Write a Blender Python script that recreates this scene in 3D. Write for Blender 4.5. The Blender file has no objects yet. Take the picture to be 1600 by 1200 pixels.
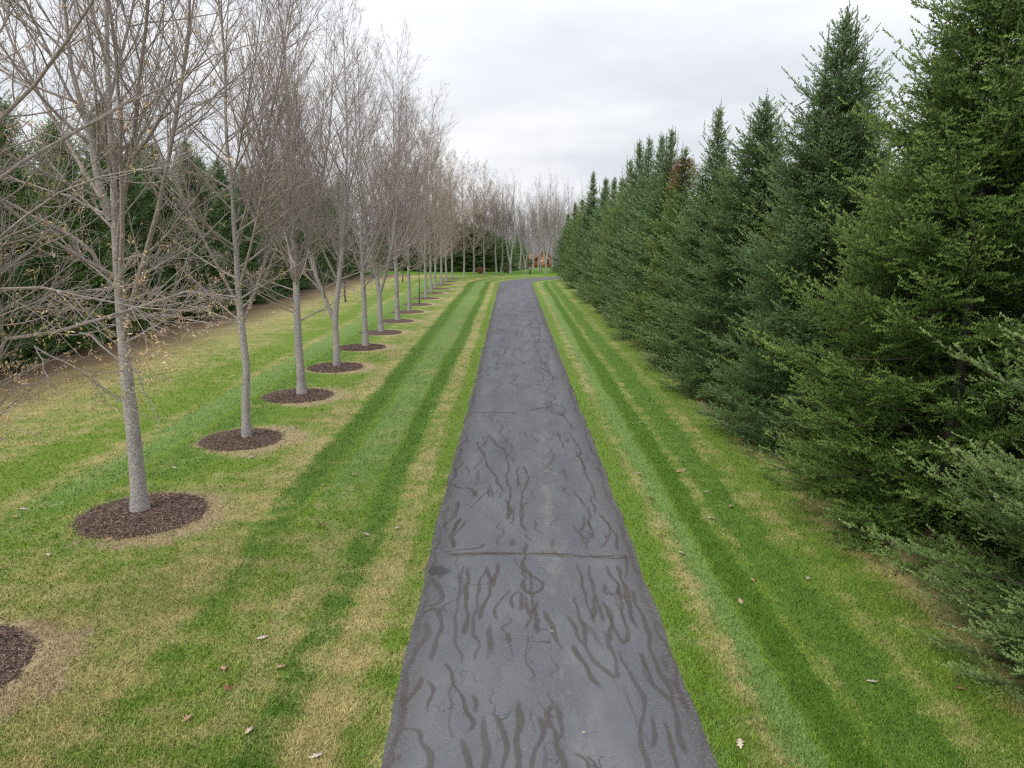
import bpy, math, random
import numpy as np
PI = math.pi
SC = bpy.context.scene
COL = SC.collection

# ------------------------------------------------------------------ camera
CAM_H, PITCH, F = 5.5, math.radians(12.06), 1110.0
CS, SN = math.cos(PITCH), math.sin(PITCH)
cam = bpy.data.cameras.new('camera'); camo = bpy.data.objects.new('camera', cam)
COL.objects.link(camo); SC.camera = camo
cam.sensor_width = 36; cam.lens = 36*F/1600; cam.clip_end = 6000; cam.clip_start = .05
camo.location = (0, 0, CAM_H); camo.rotation_euler = (PI/2-PITCH, 0, 0)

def ray(px, py):
    a, b = (px-800)/F, (600-py)/F
    return np.array([a, CS+b*SN, -SN+b*CS])
def ground_at(px, py, z=0.0):                       # photo measurement -> point on flat ground
    d = ray(px, py); t = (z-CAM_H)/d[2]
    return np.array([d[0]*t, d[1]*t, z])
def plane_at(px, py, Y):                            # photo measurement -> point at distance Y
    d = ray(px, py); t = Y/d[1]
    return np.array([d[0]*t, Y, CAM_H+d[2]*t])
def tip_to_tree(px, py, X):                         # tree tip seen at px,py, standing at X -> Y, height
    d = ray(px, py); t = X/d[0]
    return d[1]*t, CAM_H+d[2]*t

# ------------------------------------------------------------------ terrain
def sstep(a, b, x):
    t = np.clip((x-a)/(b-a), 0, 1); return t*t*(3-2*t)
def gz(x, y):
    y = np.asarray(y, float)
    return -2.3*sstep(95, 165, y) - 17.0*sstep(160, 420, y)
def gzf(x, y): return float(gz(x, y))

# ------------------------------------------------------------------ mesh helpers
def mesh_obj(name, verts, faces, mat, parent=None, attrs=None, smooth=False, mats=None):
    """verts (V,3); faces a list of (F,k) int arrays; ONE mesh object"""
    me = bpy.data.meshes.new(name)
    verts = np.asarray(verts, np.float32)
    faces = [np.asarray(f, np.int32) for f in faces if len(f)]
    me.vertices.add(len(verts)); me.vertices.foreach_set('co', verts.ravel())
    nl = sum(f.size for f in faces); nf = sum(len(f) for f in faces)
    me.loops.add(nl); me.polygons.add(nf)
    me.loops.foreach_set('vertex_index', np.concatenate([f.ravel() for f in faces]))
    tot = np.concatenate([np.full(len(f), f.shape[1], np.int32) for f in faces])
    st = np.concatenate([[0], np.cumsum(tot)[:-1]]).astype(np.int32)
    me.polygons.foreach_set('loop_start', st)
    me.polygons.foreach_set('loop_total', tot)
    if smooth: me.polygons.foreach_set('use_smooth', np.ones(nf, bool))
    for k, v in (attrs or {}).items():
        a = me.attributes.new(k, 'FLOAT', 'POINT'); a.data.foreach_set('value', np.asarray(v, np.float32))
    me.materials.append(mat)
    me.update(); me.validate()
    o = bpy.data.objects.new(name, me); COL.objects.link(o)
    if parent is not None: o.parent = parent
    return o
class MB:
    """collects boxes, prisms and tubes into one mesh"""
    def __init__(s): s.v = []; s.f = {}; s.n = 0
    def add(s, v, fs):
        v = np.asarray(v, float)
        for f in fs: s.f.setdefault(len(f), []).append([i+s.n for i in f])
        s.v.append(v); s.n += len(v)
    def box(s, x0, x1, y0, y1, z0, z1):
        s.add([(x0,y0,z0),(x1,y0,z0),(x1,y1,z0),(x0,y1,z0),(x0,y0,z1),(x1,y0,z1),(x1,y1,z1),(x0,y1,z1)],
              [(0,3,2,1),(4,5,6,7),(0,1,5,4),(1,2,6,5),(2,3,7,6),(3,0,4,7)])
    def tube(s, pts, rad, k=8, cap=True):
        v, f = tubes(np.asarray(pts, float)[None], np.asarray(rad, float)[None], k)
        s.add(v, f.tolist())
        if cap:
            m = s.n; s.f.setdefault(k, []).append([m-k+i for i in range(k)])
            s.f.setdefault(k, []).append([m-len(v)+k-1-i for i in range(k)])
    def build(s, name, mat, parent=None, smooth=False):
        return mesh_obj(name, np.concatenate(s.v), [np.array(a) for a in s.f.values()], mat, parent, smooth=smooth)
def norm(a): return a/np.maximum(np.linalg.norm(a, axis=-1, keepdims=True), 1e-9)
def tubes(P, R, k):
    """P (B,n,3) centre lines, R (B,n) radii -> verts, quads"""
    B, n, _ = P.shape
    T = norm(np.gradient(P, axis=1))
    m = norm(P[:, -1]-P[:, 0])
    ref = np.zeros((B, 3)); ref[np.arange(B), np.argmin(np.abs(m), axis=1)] = 1
    U = norm(np.cross(T, ref[:, None, :])); V = np.cross(T, U)
    a = np.arange(k)*2*PI/k
    ring = U[:, :, None, :]*np.cos(a)[None, None, :, None] + V[:, :, None, :]*np.sin(a)[None, None, :, None]
    v = (P[:, :, None, :] + ring*R[:, :, None, None]).reshape(-1, 3)
    i = (np.arange(B)*n*k)[:, None, None] + (np.arange(n-1)*k)[None, :, None] + np.arange(k)[None, None, :]
    j = (np.arange(B)*n*k)[:, None, None] + (np.arange(n-1)*k)[None, :, None] + ((np.arange(k)+1) % k)[None, None, :]
    q = np.stack([i, j, j+k, i+k], -1).reshape(-1, 4)
    return v, q
def tag(o, label=None, cat=None, group=None, kind=None):
    if label: o['label'] = label
    if cat: o['category'] = cat
    if group: o['group'] = group
    if kind: o['kind'] = kind
    return o
def empty(name, loc, rz=0, sc=1.0):
    o = bpy.data.objects.new(name, None); COL.objects.link(o)
    o.location = loc; o.rotation_euler = (0, 0, rz); o.scale = (sc, sc, sc)
    o.empty_display_size = .2
    return o
def copy_thing(src, loc, rz, sc, label):
    r = src.copy(); COL.objects.link(r); r.location = loc; r.rotation_euler = (0, 0, rz)
    r.scale = sc if hasattr(sc, '__len__') else (sc, sc, sc); r['label'] = label
    for ch in list(src.children):
        c = ch.copy(); COL.objects.link(c); c.parent = r
        for g in list(ch.children):
            d = g.copy(); COL.objects.link(d); d.parent = c
    return r
def ordinal(i):
    return ['first','second','third','fourth','fifth','sixth','seventh','eighth','ninth','tenth','eleventh','twelfth','thirteenth',
            'fourteenth','fifteenth','sixteenth','seventeenth','eighteenth','nineteenth','twentieth','twenty first','twenty second','twenty third','twenty fourth','twenty fifth'][i]

# ------------------------------------------------------------------ node helpers
class NT:
    def __init__(s, mat):
        s.nt = mat.node_tree; s.N = s.nt.nodes; s.L = s.nt.links
    def new(s, t, **k):
        n = s.N.new(t)
        for a, b in k.items(): setattr(n, a, b)
        return n
    def put(s, sock, v):
        if isinstance(v, bpy.types.NodeSocket): s.L.new(v, sock)
        elif v is not None: sock.default_value = v
    def m(s, op, a, b=None, c=None, clamp=False):
        n = s.new('ShaderNodeMath', operation=op, use_clamp=clamp)
        for i, x in enumerate((a, b, c)): 
            if x is not None: s.put(n.inputs[i], x)
        return n.outputs[0]
    def vm(s, op, a, b):
        n = s.new('ShaderNodeVectorMath', operation=op); s.put(n.inputs[0], a); s.put(n.inputs[1], b); return n.outputs[0]
    def noise(s, vec, scale, detail=2.0, rough=.5, col=False):
        n = s.new('ShaderNodeTexNoise'); s.put(n.inputs['Vector'], vec); n.inputs['Scale'].default_value = scale
        n.inputs['Detail'].default_value = detail; n.inputs['Roughness'].default_value = rough
        return n.outputs[1 if col else 0]
    def mix(s, f, a, b):
        n = s.new('ShaderNodeMix', data_type='RGBA'); s.put(n.inputs['Factor'], f)
        s.put(n.inputs['A'] if False else n.inputs[6], a if isinstance(a, bpy.types.NodeSocket) else (*a, 1)[:4])
        s.put(n.inputs[7], b if isinstance(b, bpy.types.NodeSocket) else (*b, 1)[:4]); return n.outputs[2]
    def mul(s, col, f):                             # colour times a scalar socket
        n = s.new('ShaderNodeVectorMath', operation='SCALE'); s.put(n.inputs[0], col); s.put(n.inputs['Scale'], f); return n.outputs[0]
    def step(s, x, a, b):                           # smoothstep a..b
        n = s.new('ShaderNodeMapRange', interpolation_type='SMOOTHSTEP'); s.put(n.inputs[0], x)
        n.inputs[1].default_value = a; n.inputs[2].default_value = b; return n.outputs[0]
    def ramp(s, x, pts):                            # piecewise value of x in 0..1
        n = s.new('ShaderNodeValToRGB'); s.put(n.inputs[0], x); r = n.color_ramp; r.interpolation = 'EASE'
        while len(r.elements) < len(pts): r.elements.new(.5)
        for e, (p, v) in zip(r.elements, pts): e.position = p
        for e, (p, v) in zip(r.elements, pts): e.color = (v, v, v, 1)
        return n.outputs[0]
    def scale(s, vec, v):
        return s.vm('MULTIPLY', vec, v)
def new_mat(name):
    m = bpy.data.materials.new(name); m.use_nodes = True
    t = NT(m); b = m.node_tree.nodes['Principled BSDF']
    b.inputs['Roughness'].default_value = .9; b.inputs['Specular IOR Level'].default_value = .2
    return m, t, b

# ------------------------------------------------------------------ layout constants
ROW_X, ROW_Y0, ROW_DY = -7.35, 8.15, 5.25           # left row of trees
ROAD_L, ROAD_R = -1.42, 2.17                        # driveway edges
CURVE_X, CURVE_Y = 10.6, 79.0                       # the driveway turns right round this centre

# ------------------------------------------------------------------ lawn colour (one node tree shared by ground sheet and blades)
def lawn_colour(t):
    g = t.new('ShaderNodeNewGeometry').outputs['Position']
    sp = t.new('ShaderNodeSeparateXYZ'); t.put(sp.inputs[0], g)
    x, y = sp.outputs[0], sp.outputs[1]
    flat = t.new('ShaderNodeCombineXYZ'); t.put(flat.inputs[0], x); t.put(flat.inputs[1], y); P = flat.outputs[0]
    dx = t.m('SUBTRACT', x, CURVE_X)
    dy = t.m('MAXIMUM', t.m('SUBTRACT', y, CURVE_Y), 0.0)
    u0 = t.m('SUBTRACT', CURVE_X, t.m('SQRT', t.m('ADD', t.m('MULTIPLY', dx, dx), t.m('MULTIPLY', dy, dy))))
    w1 = t.noise(t.scale(P, (.5, .12, 1)), 1.0, 2)
    w2 = t.noise(P, 4.0, 2)
    u = t.m('ADD', u0, t.m('ADD', t.m('MULTIPLY', t.m('SUBTRACT', w1, .5), .45), t.m('MULTIPLY', t.m('SUBTRACT', w2, .5), .25)))
    dl = t.m('DIVIDE', t.m('SUBTRACT', ROAD_L, u), 20.0, clamp=True)
    dr = t.m('DIVIDE', t.m('SUBTRACT', u, ROAD_R), 6.0, clamp=True)
    L = lambda pts: [(p/20, v) for p, v in pts]
    R = lambda pts: [(p/6, v) for p, v in pts]
    dryL = t.ramp(dl, L([(0,.40),(.15,.28),(.32,.34),(.55,.68),(.85,.66),(1.08,.25),(1.4,.15),(1.65,.38),(2.0,.42),(2.35,.32),(2.7,.26),(3.1,.22),(3.35,.36),(3.6,.72),(4.0,.66),
                         (4.5,.48),(5.3,.5),(6.3,.34),(7.2,.36),(7.7,.22),(8.3,.36),(8.8,.62),(9.3,.40),(10.2,.40),(11.2,.58),(12.5,.66),(14,.8),(16,.95)]))
    toneL = t.ramp(dl, L([(0,.45),(.4,.5),(.95,.5),(1.1,.12),(1.45,.1),(1.65,.8),(2.5,.85),(2.75,.3),(2.9,.12),(3.3,.12),(3.5,.5),(5.5,.5),(6.2,.3),(7.1,.25),(7.5,.75),(8.4,.85),(8.8,.5),(16,.5)]))
    dryR = t.ramp(dr, R([(0,.2),(.25,.2),(.42,.5),(.62,.66),(.8,.5),(.95,.2),(1.25,.12),(1.6,.1),(1.72,.44),(1.9,.5),(2.05,.22),(2.45,.2),(2.65,.44),(3.0,.55),(3.25,.36),(3.6,.42),(4.2,.75)]))
    toneR = t.ramp(dr, R([(0,.62),(.5,.62),(.75,.75),(.9,.9),(1.1,.85),(1.22,.25),(1.3,.08),(1.6,.08),(1.75,.4),(2.0,.25),(2.5,.22),(2.8,.4),(6,.4)]))
    fade = t.m('ADD', .12, t.m('MULTIPLY', t.step(t.m('ADD', y, t.m('MULTIPLY', dl, 6.0)), 7, 22), .88))
    fade = t.m('MAXIMUM', fade, t.m('MULTIPLY', t.step(dl, 2.3/20, 1.9/20), .62))
    toneL = t.m('ADD', .45, t.m('MULTIPLY', t.m('SUBTRACT', toneL, .45), fade))
    dryL = t.m('ADD', .44, t.m('MULTIPLY', t.m('SUBTRACT', dryL, .44), t.m('ADD', .25, t.m('MULTIPLY', fade, .75))))
    right = t.m('GREATER_THAN', u0, .4)
    mixf = lambda a, b: t.m('ADD', t.m('MULTIPLY', a, t.m('SUBTRACT', 1.0, right)), t.m('MULTIPLY', b, right))
    dry, tone = mixf(dryL, dryR), mixf(toneL, toneR)
    n_big = t.noise(t.scale(P, (.55, .35, 1)), 1.0, 3, .55)
    n_mid = t.noise(t.scale(P, (1.0, .8, 1)), 2.6, 3, .6)
    n_row = t.noise(t.scale(P, (.5, 2.2, 1)), 1.0, 2, .5)         # cross streaks of the mower
    n_fine = t.noise(t.scale(P, (1, 1, 1)), 22.0, 3, .65)
    n_blade = t.noise(t.scale(P, (1, .6, 1)), 95.0, 2, .7)
    near = t.m('MULTIPLY', t.step(y, 20, 8), t.m('MULTIPLY', t.m('SUBTRACT', 1.0, right), .20))
    d = t.m('ADD', dry, near)
    for n_, k_ in ((n_big, .75), (n_mid, .75), (n_row, .5), (n_fine, 1.1), (n_blade, .7)):
        d = t.m('ADD', d, t.m('MULTIPLY', t.m('SUBTRACT', n_, .5), k_))
    d = t.step(d, .34, 1.0)
    # scorched grass round every mulch bed: beds repeat along the row
    ph = t.m('SUBTRACT', t.m('FLOORED_MODULO', t.m('ADD', t.m('SUBTRACT', y, ROW_Y0), ROW_DY/2), ROW_DY), ROW_DY/2+.0)
    rx = t.m('SUBTRACT', t.m('SUBTRACT', x, ROW_X), .36)
    r = t.m('SQRT', t.m('ADD', t.m('MULTIPLY', rx, rx), t.m('MULTIPLY', t.m('ADD', ph, .12), t.m('ADD', ph, .12))))
    r = t.m('ADD', r, t.m('MULTIPLY', t.m('SUBTRACT', n_mid, .5), 1.6))
    r = t.m('ADD', r, t.m('MULTIPLY', t.m('SUBTRACT', n_big, .5), 1.2))
    halo = t.m('MULTIPLY', t.step(r, 1.62, 1.1), t.step(y, 86, 80))
    tone = t.m('ADD', tone, t.m('MULTIPLY', t.m('SUBTRACT', n_mid, .5), .5))
    green = t.mix(tone, (.066, .136, .010), (.160, .245, .066))
    mid = t.mix(.5, green, (.070, .140, .018))
    green = t.mix(t.step(t.m('ABSOLUTE', t.m('SUBTRACT', tone, .5)), .05, .3), (.128, .205, .024), green)
    tan = t.mix(n_mid, (.285, .245, .100), (.425, .355, .160))
    olive = t.mix(.55, green, tan)
    c = t.mix(t.step(d, 0, .5), green, olive); c = t.mix(t.step(d, .45, 1.0), c, tan)
    c = t.mix(t.m('MULTIPLY', halo, .85), c, t.mix(n_fine, (.25, .185, .105), (.46, .36, .22)))
    # needle litter under the conifers
    e = t.m('MULTIPLY', t.m('SUBTRACT', n_mid, .5), 1.3)
    litR = t.m('MULTIPLY', t.step(t.m('ADD', u, e), ROAD_R+4.15, ROAD_R+5.0), t.step(y, 98, 92))
    litL = t.m('MULTIPLY', t.step(t.m('ADD', u, t.m('MULTIPLY', t.m('SUBTRACT', n_big, .5), 4.0)), -14.6, -19.2), t.step(y, 112, 104))
    lit = t.mix(n_fine, (.085, .052, .030), (.25, .165, .095))
    c = t.mix(t.m('MAXIMUM', litR, litL), c, lit)
    # meadow beyond the bend
    c = t.mix(t.step(y, 93.5, 96), c, t.mix(t.noise(t.scale(P, (.05, .3, 1)), 1.0, 3), (.060, .15, .008), (.105, .215, .02)))
    c = t.mix(t.m('MAXIMUM', t.step(y, 166, 200), t.m('MULTIPLY', t.step(t.m('ABSOLUTE', t.m('SUBTRACT', x, 12.0)), 28, 42), t.step(y, 60, 70))), c, t.mix(n_big, (.13, .115, .095), (.20, .185, .15)))
    return c, n_fine, n_blade, P
m_ground, t, b = new_mat('lawn')
c, nf_, nb_, P_ = lawn_colour(t)
k = t.m('ADD', .45, t.m('MULTIPLY', t.m('ADD', nf_, nb_), .58))
t.L.new(t.mul(c, k), b.inputs['Base Color'])
bm_ = t.new('ShaderNodeBump'); bm_.inputs['Strength'].default_value = .5; bm_.inputs['Distance'].default_value = .04
t.put(bm_.inputs['Height'], t.m('ADD', nf_, nb_)); t.L.new(bm_.outputs[0], b.inputs['Normal'])
m_blade, t, b = new_mat('grass_blade')
c, nf_, nb_, P_ = lawn_colour(t)
at_ = t.new('ShaderNodeAttribute', attribute_name='shade').outputs['Fac']
t.L.new(t.mul(c, at_), b.inputs['Base Color'])

# ground sheet
xs = np.unique(np.concatenate([np.linspace(-30, 30, 41), np.array([-3000,-1500,-700,-350,-180,-100,-60,-45,45,60,100,180,350,700,1500,3000])]))
ys = np.unique(np.concatenate([np.linspace(-20, 100, 41), np.linspace(100, 430, 67), np.array([-1500,-400,-100,600,1000,2000,5000])]))
X, Y = np.meshgrid(xs, ys); V = np.stack([X.ravel(), Y.ravel(), gz(X.ravel(), Y.ravel())], 1)
nx, ny = len(xs), len(ys); i = (np.arange(ny-1)[:, None]*nx+np.arange(nx-1)[None]).ravel()
tag(mesh_obj('ground', V, [np.stack([i, i+1, i+nx+1, i+nx], 1)], m_ground, smooth=True), kind='structure')

# ------------------------------------------------------------------ driveway
def asphalt(t):
    g = t.new('ShaderNodeNewGeometry').outputs['Position']
    sp = t.new('ShaderNodeSeparateXYZ'); t.put(sp.inputs[0], g)
    fine = t.noise(g, 150, 2, .7); speck = t.noise(g, 60, 1, .5)
    blot = t.noise(t.scale(g, (1, .35, 1)), 1.4, 4, .6); big = t.noise(t.scale(g, (1, .2, 1)), .5, 3)
    c = t.mix(t.step(fine, .3, .7), (.070, .072, .079), (.152, .156, .168))
    c = t.mix(t.m('MULTIPLY', t.step(blot, .35, .75), .6), c, (.175, .177, .182)); c = t.mix(t.m('MULTIPLY', t.step(big, .45, .75), .4), c, (.075, .078, .088))
    c = t.mix(t.m('MULTIPLY', t.step(speck, .60, .72), .6), c, (.22, .22, .23))
    xw = t.m('ADD', sp.outputs[0], t.m('MULTIPLY', t.m('SUBTRACT', big, .5), .5))
    pale = t.m('MULTIPLY', t.step(t.m('ABSOLUTE', t.m('SUBTRACT', xw, .78)), .42, .05), t.step(t.noise(t.scale(g, (1.6, .5, 1)), 2.2, 4, .7), .46, .72))
    c = t.mix(t.m('MULTIPLY', pale, .5), c, (.21, .205, .20))
    # browner and worn towards both edges
    ed = t.m('ABSOLUTE', t.m('SUBTRACT', sp.outputs[0], (ROAD_L+ROAD_R)/2))
    ed = t.m('ADD', ed, t.m('MULTIPLY', t.m('SUBTRACT', blot, .5), .5))
    edge = t.m('MULTIPLY', t.step(ed, 1.35, 1.72), t.step(sp.outputs[1], 80, 70))
    c = t.mix(t.m('MULTIPLY', edge, .42), c, (.055, .043, .040))
    grit = t.m('MULTIPLY', edge, t.step(t.noise(g, 35, 2, .6), .56, .66))
    c = t.mix(t.m('MULTIPLY', grit, .6), c, (.21, .19, .17))
    # hairline cracking
    vo = t.new('ShaderNodeTexVoronoi', feature='DISTANCE_TO_EDGE'); vo.inputs['Scale'].default_value = 2.6
    t.put(vo.inputs['Vector'], t.vm('ADD', t.scale(g, (1, .6, 1)), t.scale(t.noise(g, 3, 3, .6, True), (.35, .35, 0))))
    cr = t.m('MULTIPLY', t.step(vo.outputs[0], .016, .004), t.step(t.noise(g, .9, 2), .50, .60))
    c = t.mix(t.m('MULTIPLY', cr, .6), c, (.03, .028, .028))
    return c, fine, g
m_road, t, b = new_mat('asphalt')
c, fine, g = asphalt(t); t.L.new(c, b.inputs['Base Color']); b.inputs['Roughness'].default_value = .82
bm_ = t.new('ShaderNodeBump'); bm_.inputs['Strength'].default_value = .35; bm_.inputs['Distance'].default_value = .01
t.put(bm_.inputs['Height'], fine); t.L.new(bm_.outputs[0], b.inputs['Normal'])
rng = np.random.default_rng(5)
def road_edges():
    Ls, Rs = [], []
    for y in np.concatenate([np.arange(-8, 40, .25), np.arange(40, 79, 1.0)]):
        Ls.append((ROAD_L, y)); Rs.append((ROAD_R, y))
    for a in np.linspace(0, PI/2, 24):
        Ls.append((CURVE_X-(CURVE_X-ROAD_L)*math.cos(a), CURVE_Y+(CURVE_X-ROAD_L)*math.sin(a)))
        Rs.append((CURVE_X-(CURVE_X-ROAD_R)*math.cos(a), CURVE_Y+(CURVE_X-ROAD_R)*math.sin(a)))
    for x in (15, 25, 45, 80): Ls.append((x, CURVE_Y+CURVE_X-ROAD_L)); Rs.append((x, CURVE_Y+CURVE_X-ROAD_R))
    return np.array(Ls, float), np.array(Rs, float)
EL, ER = road_edges()
def wob(n, s):
    w = rng.normal(0, 1, n); w = np.convolve(w, [.25,.5,.25], 'same'); w2 = np.convolve(rng.normal(0, 1, n+12), np.ones(13)/13*2, 'valid')
    return s*(w+w2)
EL[:, 0] += wob(len(EL), .028); ER[:, 0] += wob(len(ER), .028)
n = len(EL); cols = 5
V = np.concatenate([np.c_[EL*(1-f)+ER*f, np.full(n, .012+.03*math.sin(PI*f))] for f in np.linspace(0, 1, cols)])
i = (np.arange(cols-1)[:, None]*n+np.arange(n-1)[None]).ravel()
driveway = tag(mesh_obj('driveway', V, [np.stack([i, i+n, i+n+1, i+1], 1)], m_road, smooth=True), kind='structure')
def road_z(x):
    return .012+.03*math.sin(PI*min(1, max(0, (x-ROAD_L)/(ROAD_R-ROAD_L))))

# brushed crack sealer, joints and worn pale patches
def strip_mat(name, ca, cb, op, lo=.25, hi=.6):
    m, t, b = new_mat(name)
    g = t.new('ShaderNodeNewGeometry').outputs['Position']
    e = t.new('ShaderNodeAttribute', attribute_name='core').outputs['Fac']
    s_ = t.new('ShaderNodeAttribute', attribute_name='strength').outputs['Fac']
    n1 = t.noise(g, 9, 3, .6); n2 = t.noise(g, 60, 2, .6)
    t.L.new(t.mix(n1, ca, cb), b.inputs['Base Color']); b.inputs['Roughness'].default_value = .7
    f = t.m('ADD', e, t.m('ADD', t.m('MULTIPLY', t.m('SUBTRACT', n1, .5), .7), t.m('MULTIPLY', t.m('SUBTRACT', n2, .5), .3)))
    f = t.m('MULTIPLY', t.m('MULTIPLY', t.step(f, lo, hi), op), s_)
    tr = t.new('ShaderNodeBsdfTransparent'); mx = t.new('ShaderNodeMixShader')
    t.put(mx.inputs[0], f); t.L.new(tr.outputs[0], mx.inputs[1]); t.L.new(b.outputs[0], mx.inputs[2])
    t.L.new(mx.outputs[0], t.N['Material Output'].inputs[0])
    return m
m_seal = strip_mat('crack_sealer', (.080, .067, .060), (.135, .110, .096), .60, .15, .8)
m_pale = strip_mat('worn_patch', (.24, .23, .21), (.34, .32, .29), .6, .5, 1.15)
def smooth_line(p, step=.06):
    p = np.asarray(p, float)
    for _ in range(2):                                # Chaikin
        q = np.stack([.75*p[:-1]+.25*p[1:], .25*p[:-1]+.75*p[1:]], 1).reshape(-1, p.shape[1]); p = np.r_[p[:1], q, p[-1:]]
    d = np.r_[0, np.cumsum(np.linalg.norm(np.diff(p, axis=0), axis=1))]
    s = np.linspace(0, d[-1], max(3, int(d[-1]/step)))
    o = np.stack([np.interp(s, d, p[:, j]) for j in range(p.shape[1])], 1)
    a, b_ = rng.random(2)*6.28
    o[:, 0] += .022*np.sin(s*4.1+a)+.012*np.sin(s*11+b_); o[:, 1] += .02*np.sin(s*5.3+b_)
    return o
class Strips:
    def __init__(s): s.v=[]; s.f=[]; s.c=[]; s.s=[]; s.n=0; s.k=0
    def add(s, pts, w, strength=1.0, z0=.004):
        p = smooth_line(pts); 
        p[:, 0] = np.clip(p[:, 0], ROAD_L+.02, ROAD_R-.02)
        if len(p) < 3: return
        T = norm(np.gradient(p, axis=0)); N = np.stack([-T[:, 1], T[:, 0]], 1)
        ww = w*(1+.25*np.sin(np.arange(len(p))*.35+s.k)+.12*rng.normal(0, 1, len(p)))*.5
        ww[0] *= .7; ww[-1] *= .6
        z = np.array([road_z(x) for x in p[:, 0]])+z0+s.k*.00004; s.k += 1
        for f, core in ((-1.4, 0), (-.5, 1), (.5, 1), (1.4, 0)):
            s.v.append(np.c_[p+N*(ww*f)[:, None], z]); cc = np.full(len(p), float(core)); m_ = len(p); cc *= np.clip(np.minimum(np.arange(m_), m_-1-np.arange(m_))/max(1.0, min(4, m_*.3)), 0, 1)
            s.c.append(cc); s.s.append(np.full(len(p), strength))
        m = len(p); i = (s.n+np.arange(3)[:, None]*m+np.arange(m-1)[None]).ravel()
        s.f.append(np.stack([i, i+m, i+m+1, i+1], 1)); s.n += 4*m
    def build(s, name, mat):
        return mesh_obj(name, np.concatenate(s.v), [np.concatenate(s.f)], mat, driveway,
                        {'core': np.concatenate(s.c), 'strength': np.concatenate(s.s)})
NEAR = [ # traced sealer strokes, in a 1387x1200 enlargement of photo region 590..1110 x 750..1200
 [(345,85),(322,125),(328,150),(295,175),(270,210)],[(340,160),(315,215),(318,265),(308,300)],[(375,165),(335,210),(322,250)],
 [(250,310),(330,300),(420,290),(450,270),(440,262)],[(240,340),(225,380),(215,410)],[(215,400),(235,430),(270,460),(275,500),(250,520),(200,530),(185,520)],
 [(180,570),(215,545),(255,540),(262,600),(245,680),(232,740),(228,780)],[(270,750),(310,790),(320,860),(350,900),(355,970),(400,1010),(390,1040),(330,1070)],
 [(370,350),(350,400),(330,500),(330,600),(320,700),(345,740),(350,790)],[(370,360),(375,450),(370,560),(360,660),(330,655)],
 [(450,370),(430,430),(420,500),(395,580),(395,650),(430,670),(435,700),(405,730),(405,780)],[(500,340),(490,400),(485,470)],[(460,360),(470,450),(450,530),(420,600)],
 [(495,610),(495,540),(520,490),(545,480),(550,450)],[(570,560),(555,530),(575,480),(600,470),(600,540),(570,570)],
 [(610,280),(620,340),(600,380),(640,410),(680,430),(685,470),(650,490),(610,470),(610,430),(625,400)],[(640,480),(655,540),(655,600),(665,650),(650,668)],
 [(600,480),(620,540),(640,590)],[(690,540),(720,600),(745,640),(740,690),(770,730)],
 [(785,560),(820,640),(860,700),(900,750),(990,850),(995,800),(975,720),(960,650),(930,630)],[(800,680),(840,740),(880,790),(910,870),(940,890)],
 [(820,480),(840,560),(855,640),(870,720)],[(835,350),(845,440),(880,520),(895,580),(905,620)],[(870,350),(890,420),(910,470),(905,510),(930,560),(935,620)],
 [(950,350),(960,400),(1000,440),(1000,480),(950,485),(945,440),(975,435)],[(930,500),(970,580),(990,640),(1040,700),(1045,660),(1020,580),(990,510)],
 [(1060,450),(1080,520),(1110,600),(1135,680),(1150,740),(1190,830),(1220,900),(1240,980),(1270,1080),(1290,1180)],[(1090,710),(1120,780),(1150,850),(1190,900),(1230,960)],
 [(1010,710),(1040,800),(1090,890),(1120,980),(1090,1040),(1110,1120),(1120,1190),(1125,1300)],[(1140,970),(1160,1060),(1155,1150)],[(1160,990),(1215,1050),(1220,1120),(1260,1190),(1270,1280)],
 [(580,915),(590,1000),(590,1100),(590,1195),(588,1330)],[(655,970),(680,1040),(690,1100),(650,1150),(645,1195),(655,1290)],[(735,920),(760,1000),(770,1080),(700,1120)],
 [(740,930),(705,1000),(740,1070),(745,1150),(770,1195),(775,1290)],[(800,1145),(850,1170),(890,1200),(900,1280)],[(440,980),(455,1080),(440,1195),(430,1300)],[(470,970),(510,1030),(530,1090),(520,1195),(525,1290)],
 [(340,1070),(360,1130),(375,1195),(390,1290)],[(195,810),(180,850),(135,910),(110,960)],[(200,830),(230,870),(215,920),(190,990)],
 [(60,1050),(130,1045),(180,1060),(170,1100),(210,1140),(225,1190),(215,1300)],[(90,1135),(80,1195)],[(460,600),(475,680),(480,750)],[(545,640),(555,700)],[(390,890),(405,940),(400,1000)],
 [(300,10),(330,40),(400,35),(410,80)],[(460,30),(470,85)],[(530,80),(550,120),(540,180)],[(600,190),(600,110),(630,105)]]
FAR_ = [ # the same for 857x1200 of 690..990 x 480..900
 [(370,710),(385,770),(375,820),(350,860),(355,960),(375,1020)],[(345,715),(335,790),(340,820)],[(375,560),(378,600)],[(390,570),(440,615)],[(85,860),(65,910),(40,950)],
 [(80,940),(60,1000),(20,1030)],[(20,1010),(50,1060),(55,1090)],[(110,700),(130,750),(105,760)],[(155,600),(200,700),(240,770),(290,840)],
 [(265,620),(300,680),(290,780),(310,850),(290,960)],[(200,570),(250,620),(280,650)],[(215,780),(220,860)],[(160,820),(130,860)],[(310,1040),(320,1080)],[(365,1060),(380,1100)],
 [(330,890),(310,930),(325,970)],[(365,890),(390,880)],[(600,640),(650,760),(700,880)],[(690,920),(740,960),(780,1020),(775,1100)],[(640,930),(620,1000),(640,1070)],
 [(660,950),(680,1050)],[(720,1010),(740,1060),(700,1090)],[(560,560),(600,600),(620,660),(640,740)],[(590,820),(640,900)],[(530,470),(570,520),(590,560),(610,540)],
 [(520,560),(545,640)],[(545,720),(560,790)]]
S = Strips()
gp = lambda x, y: ground_at(x, y)[:2]
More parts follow.
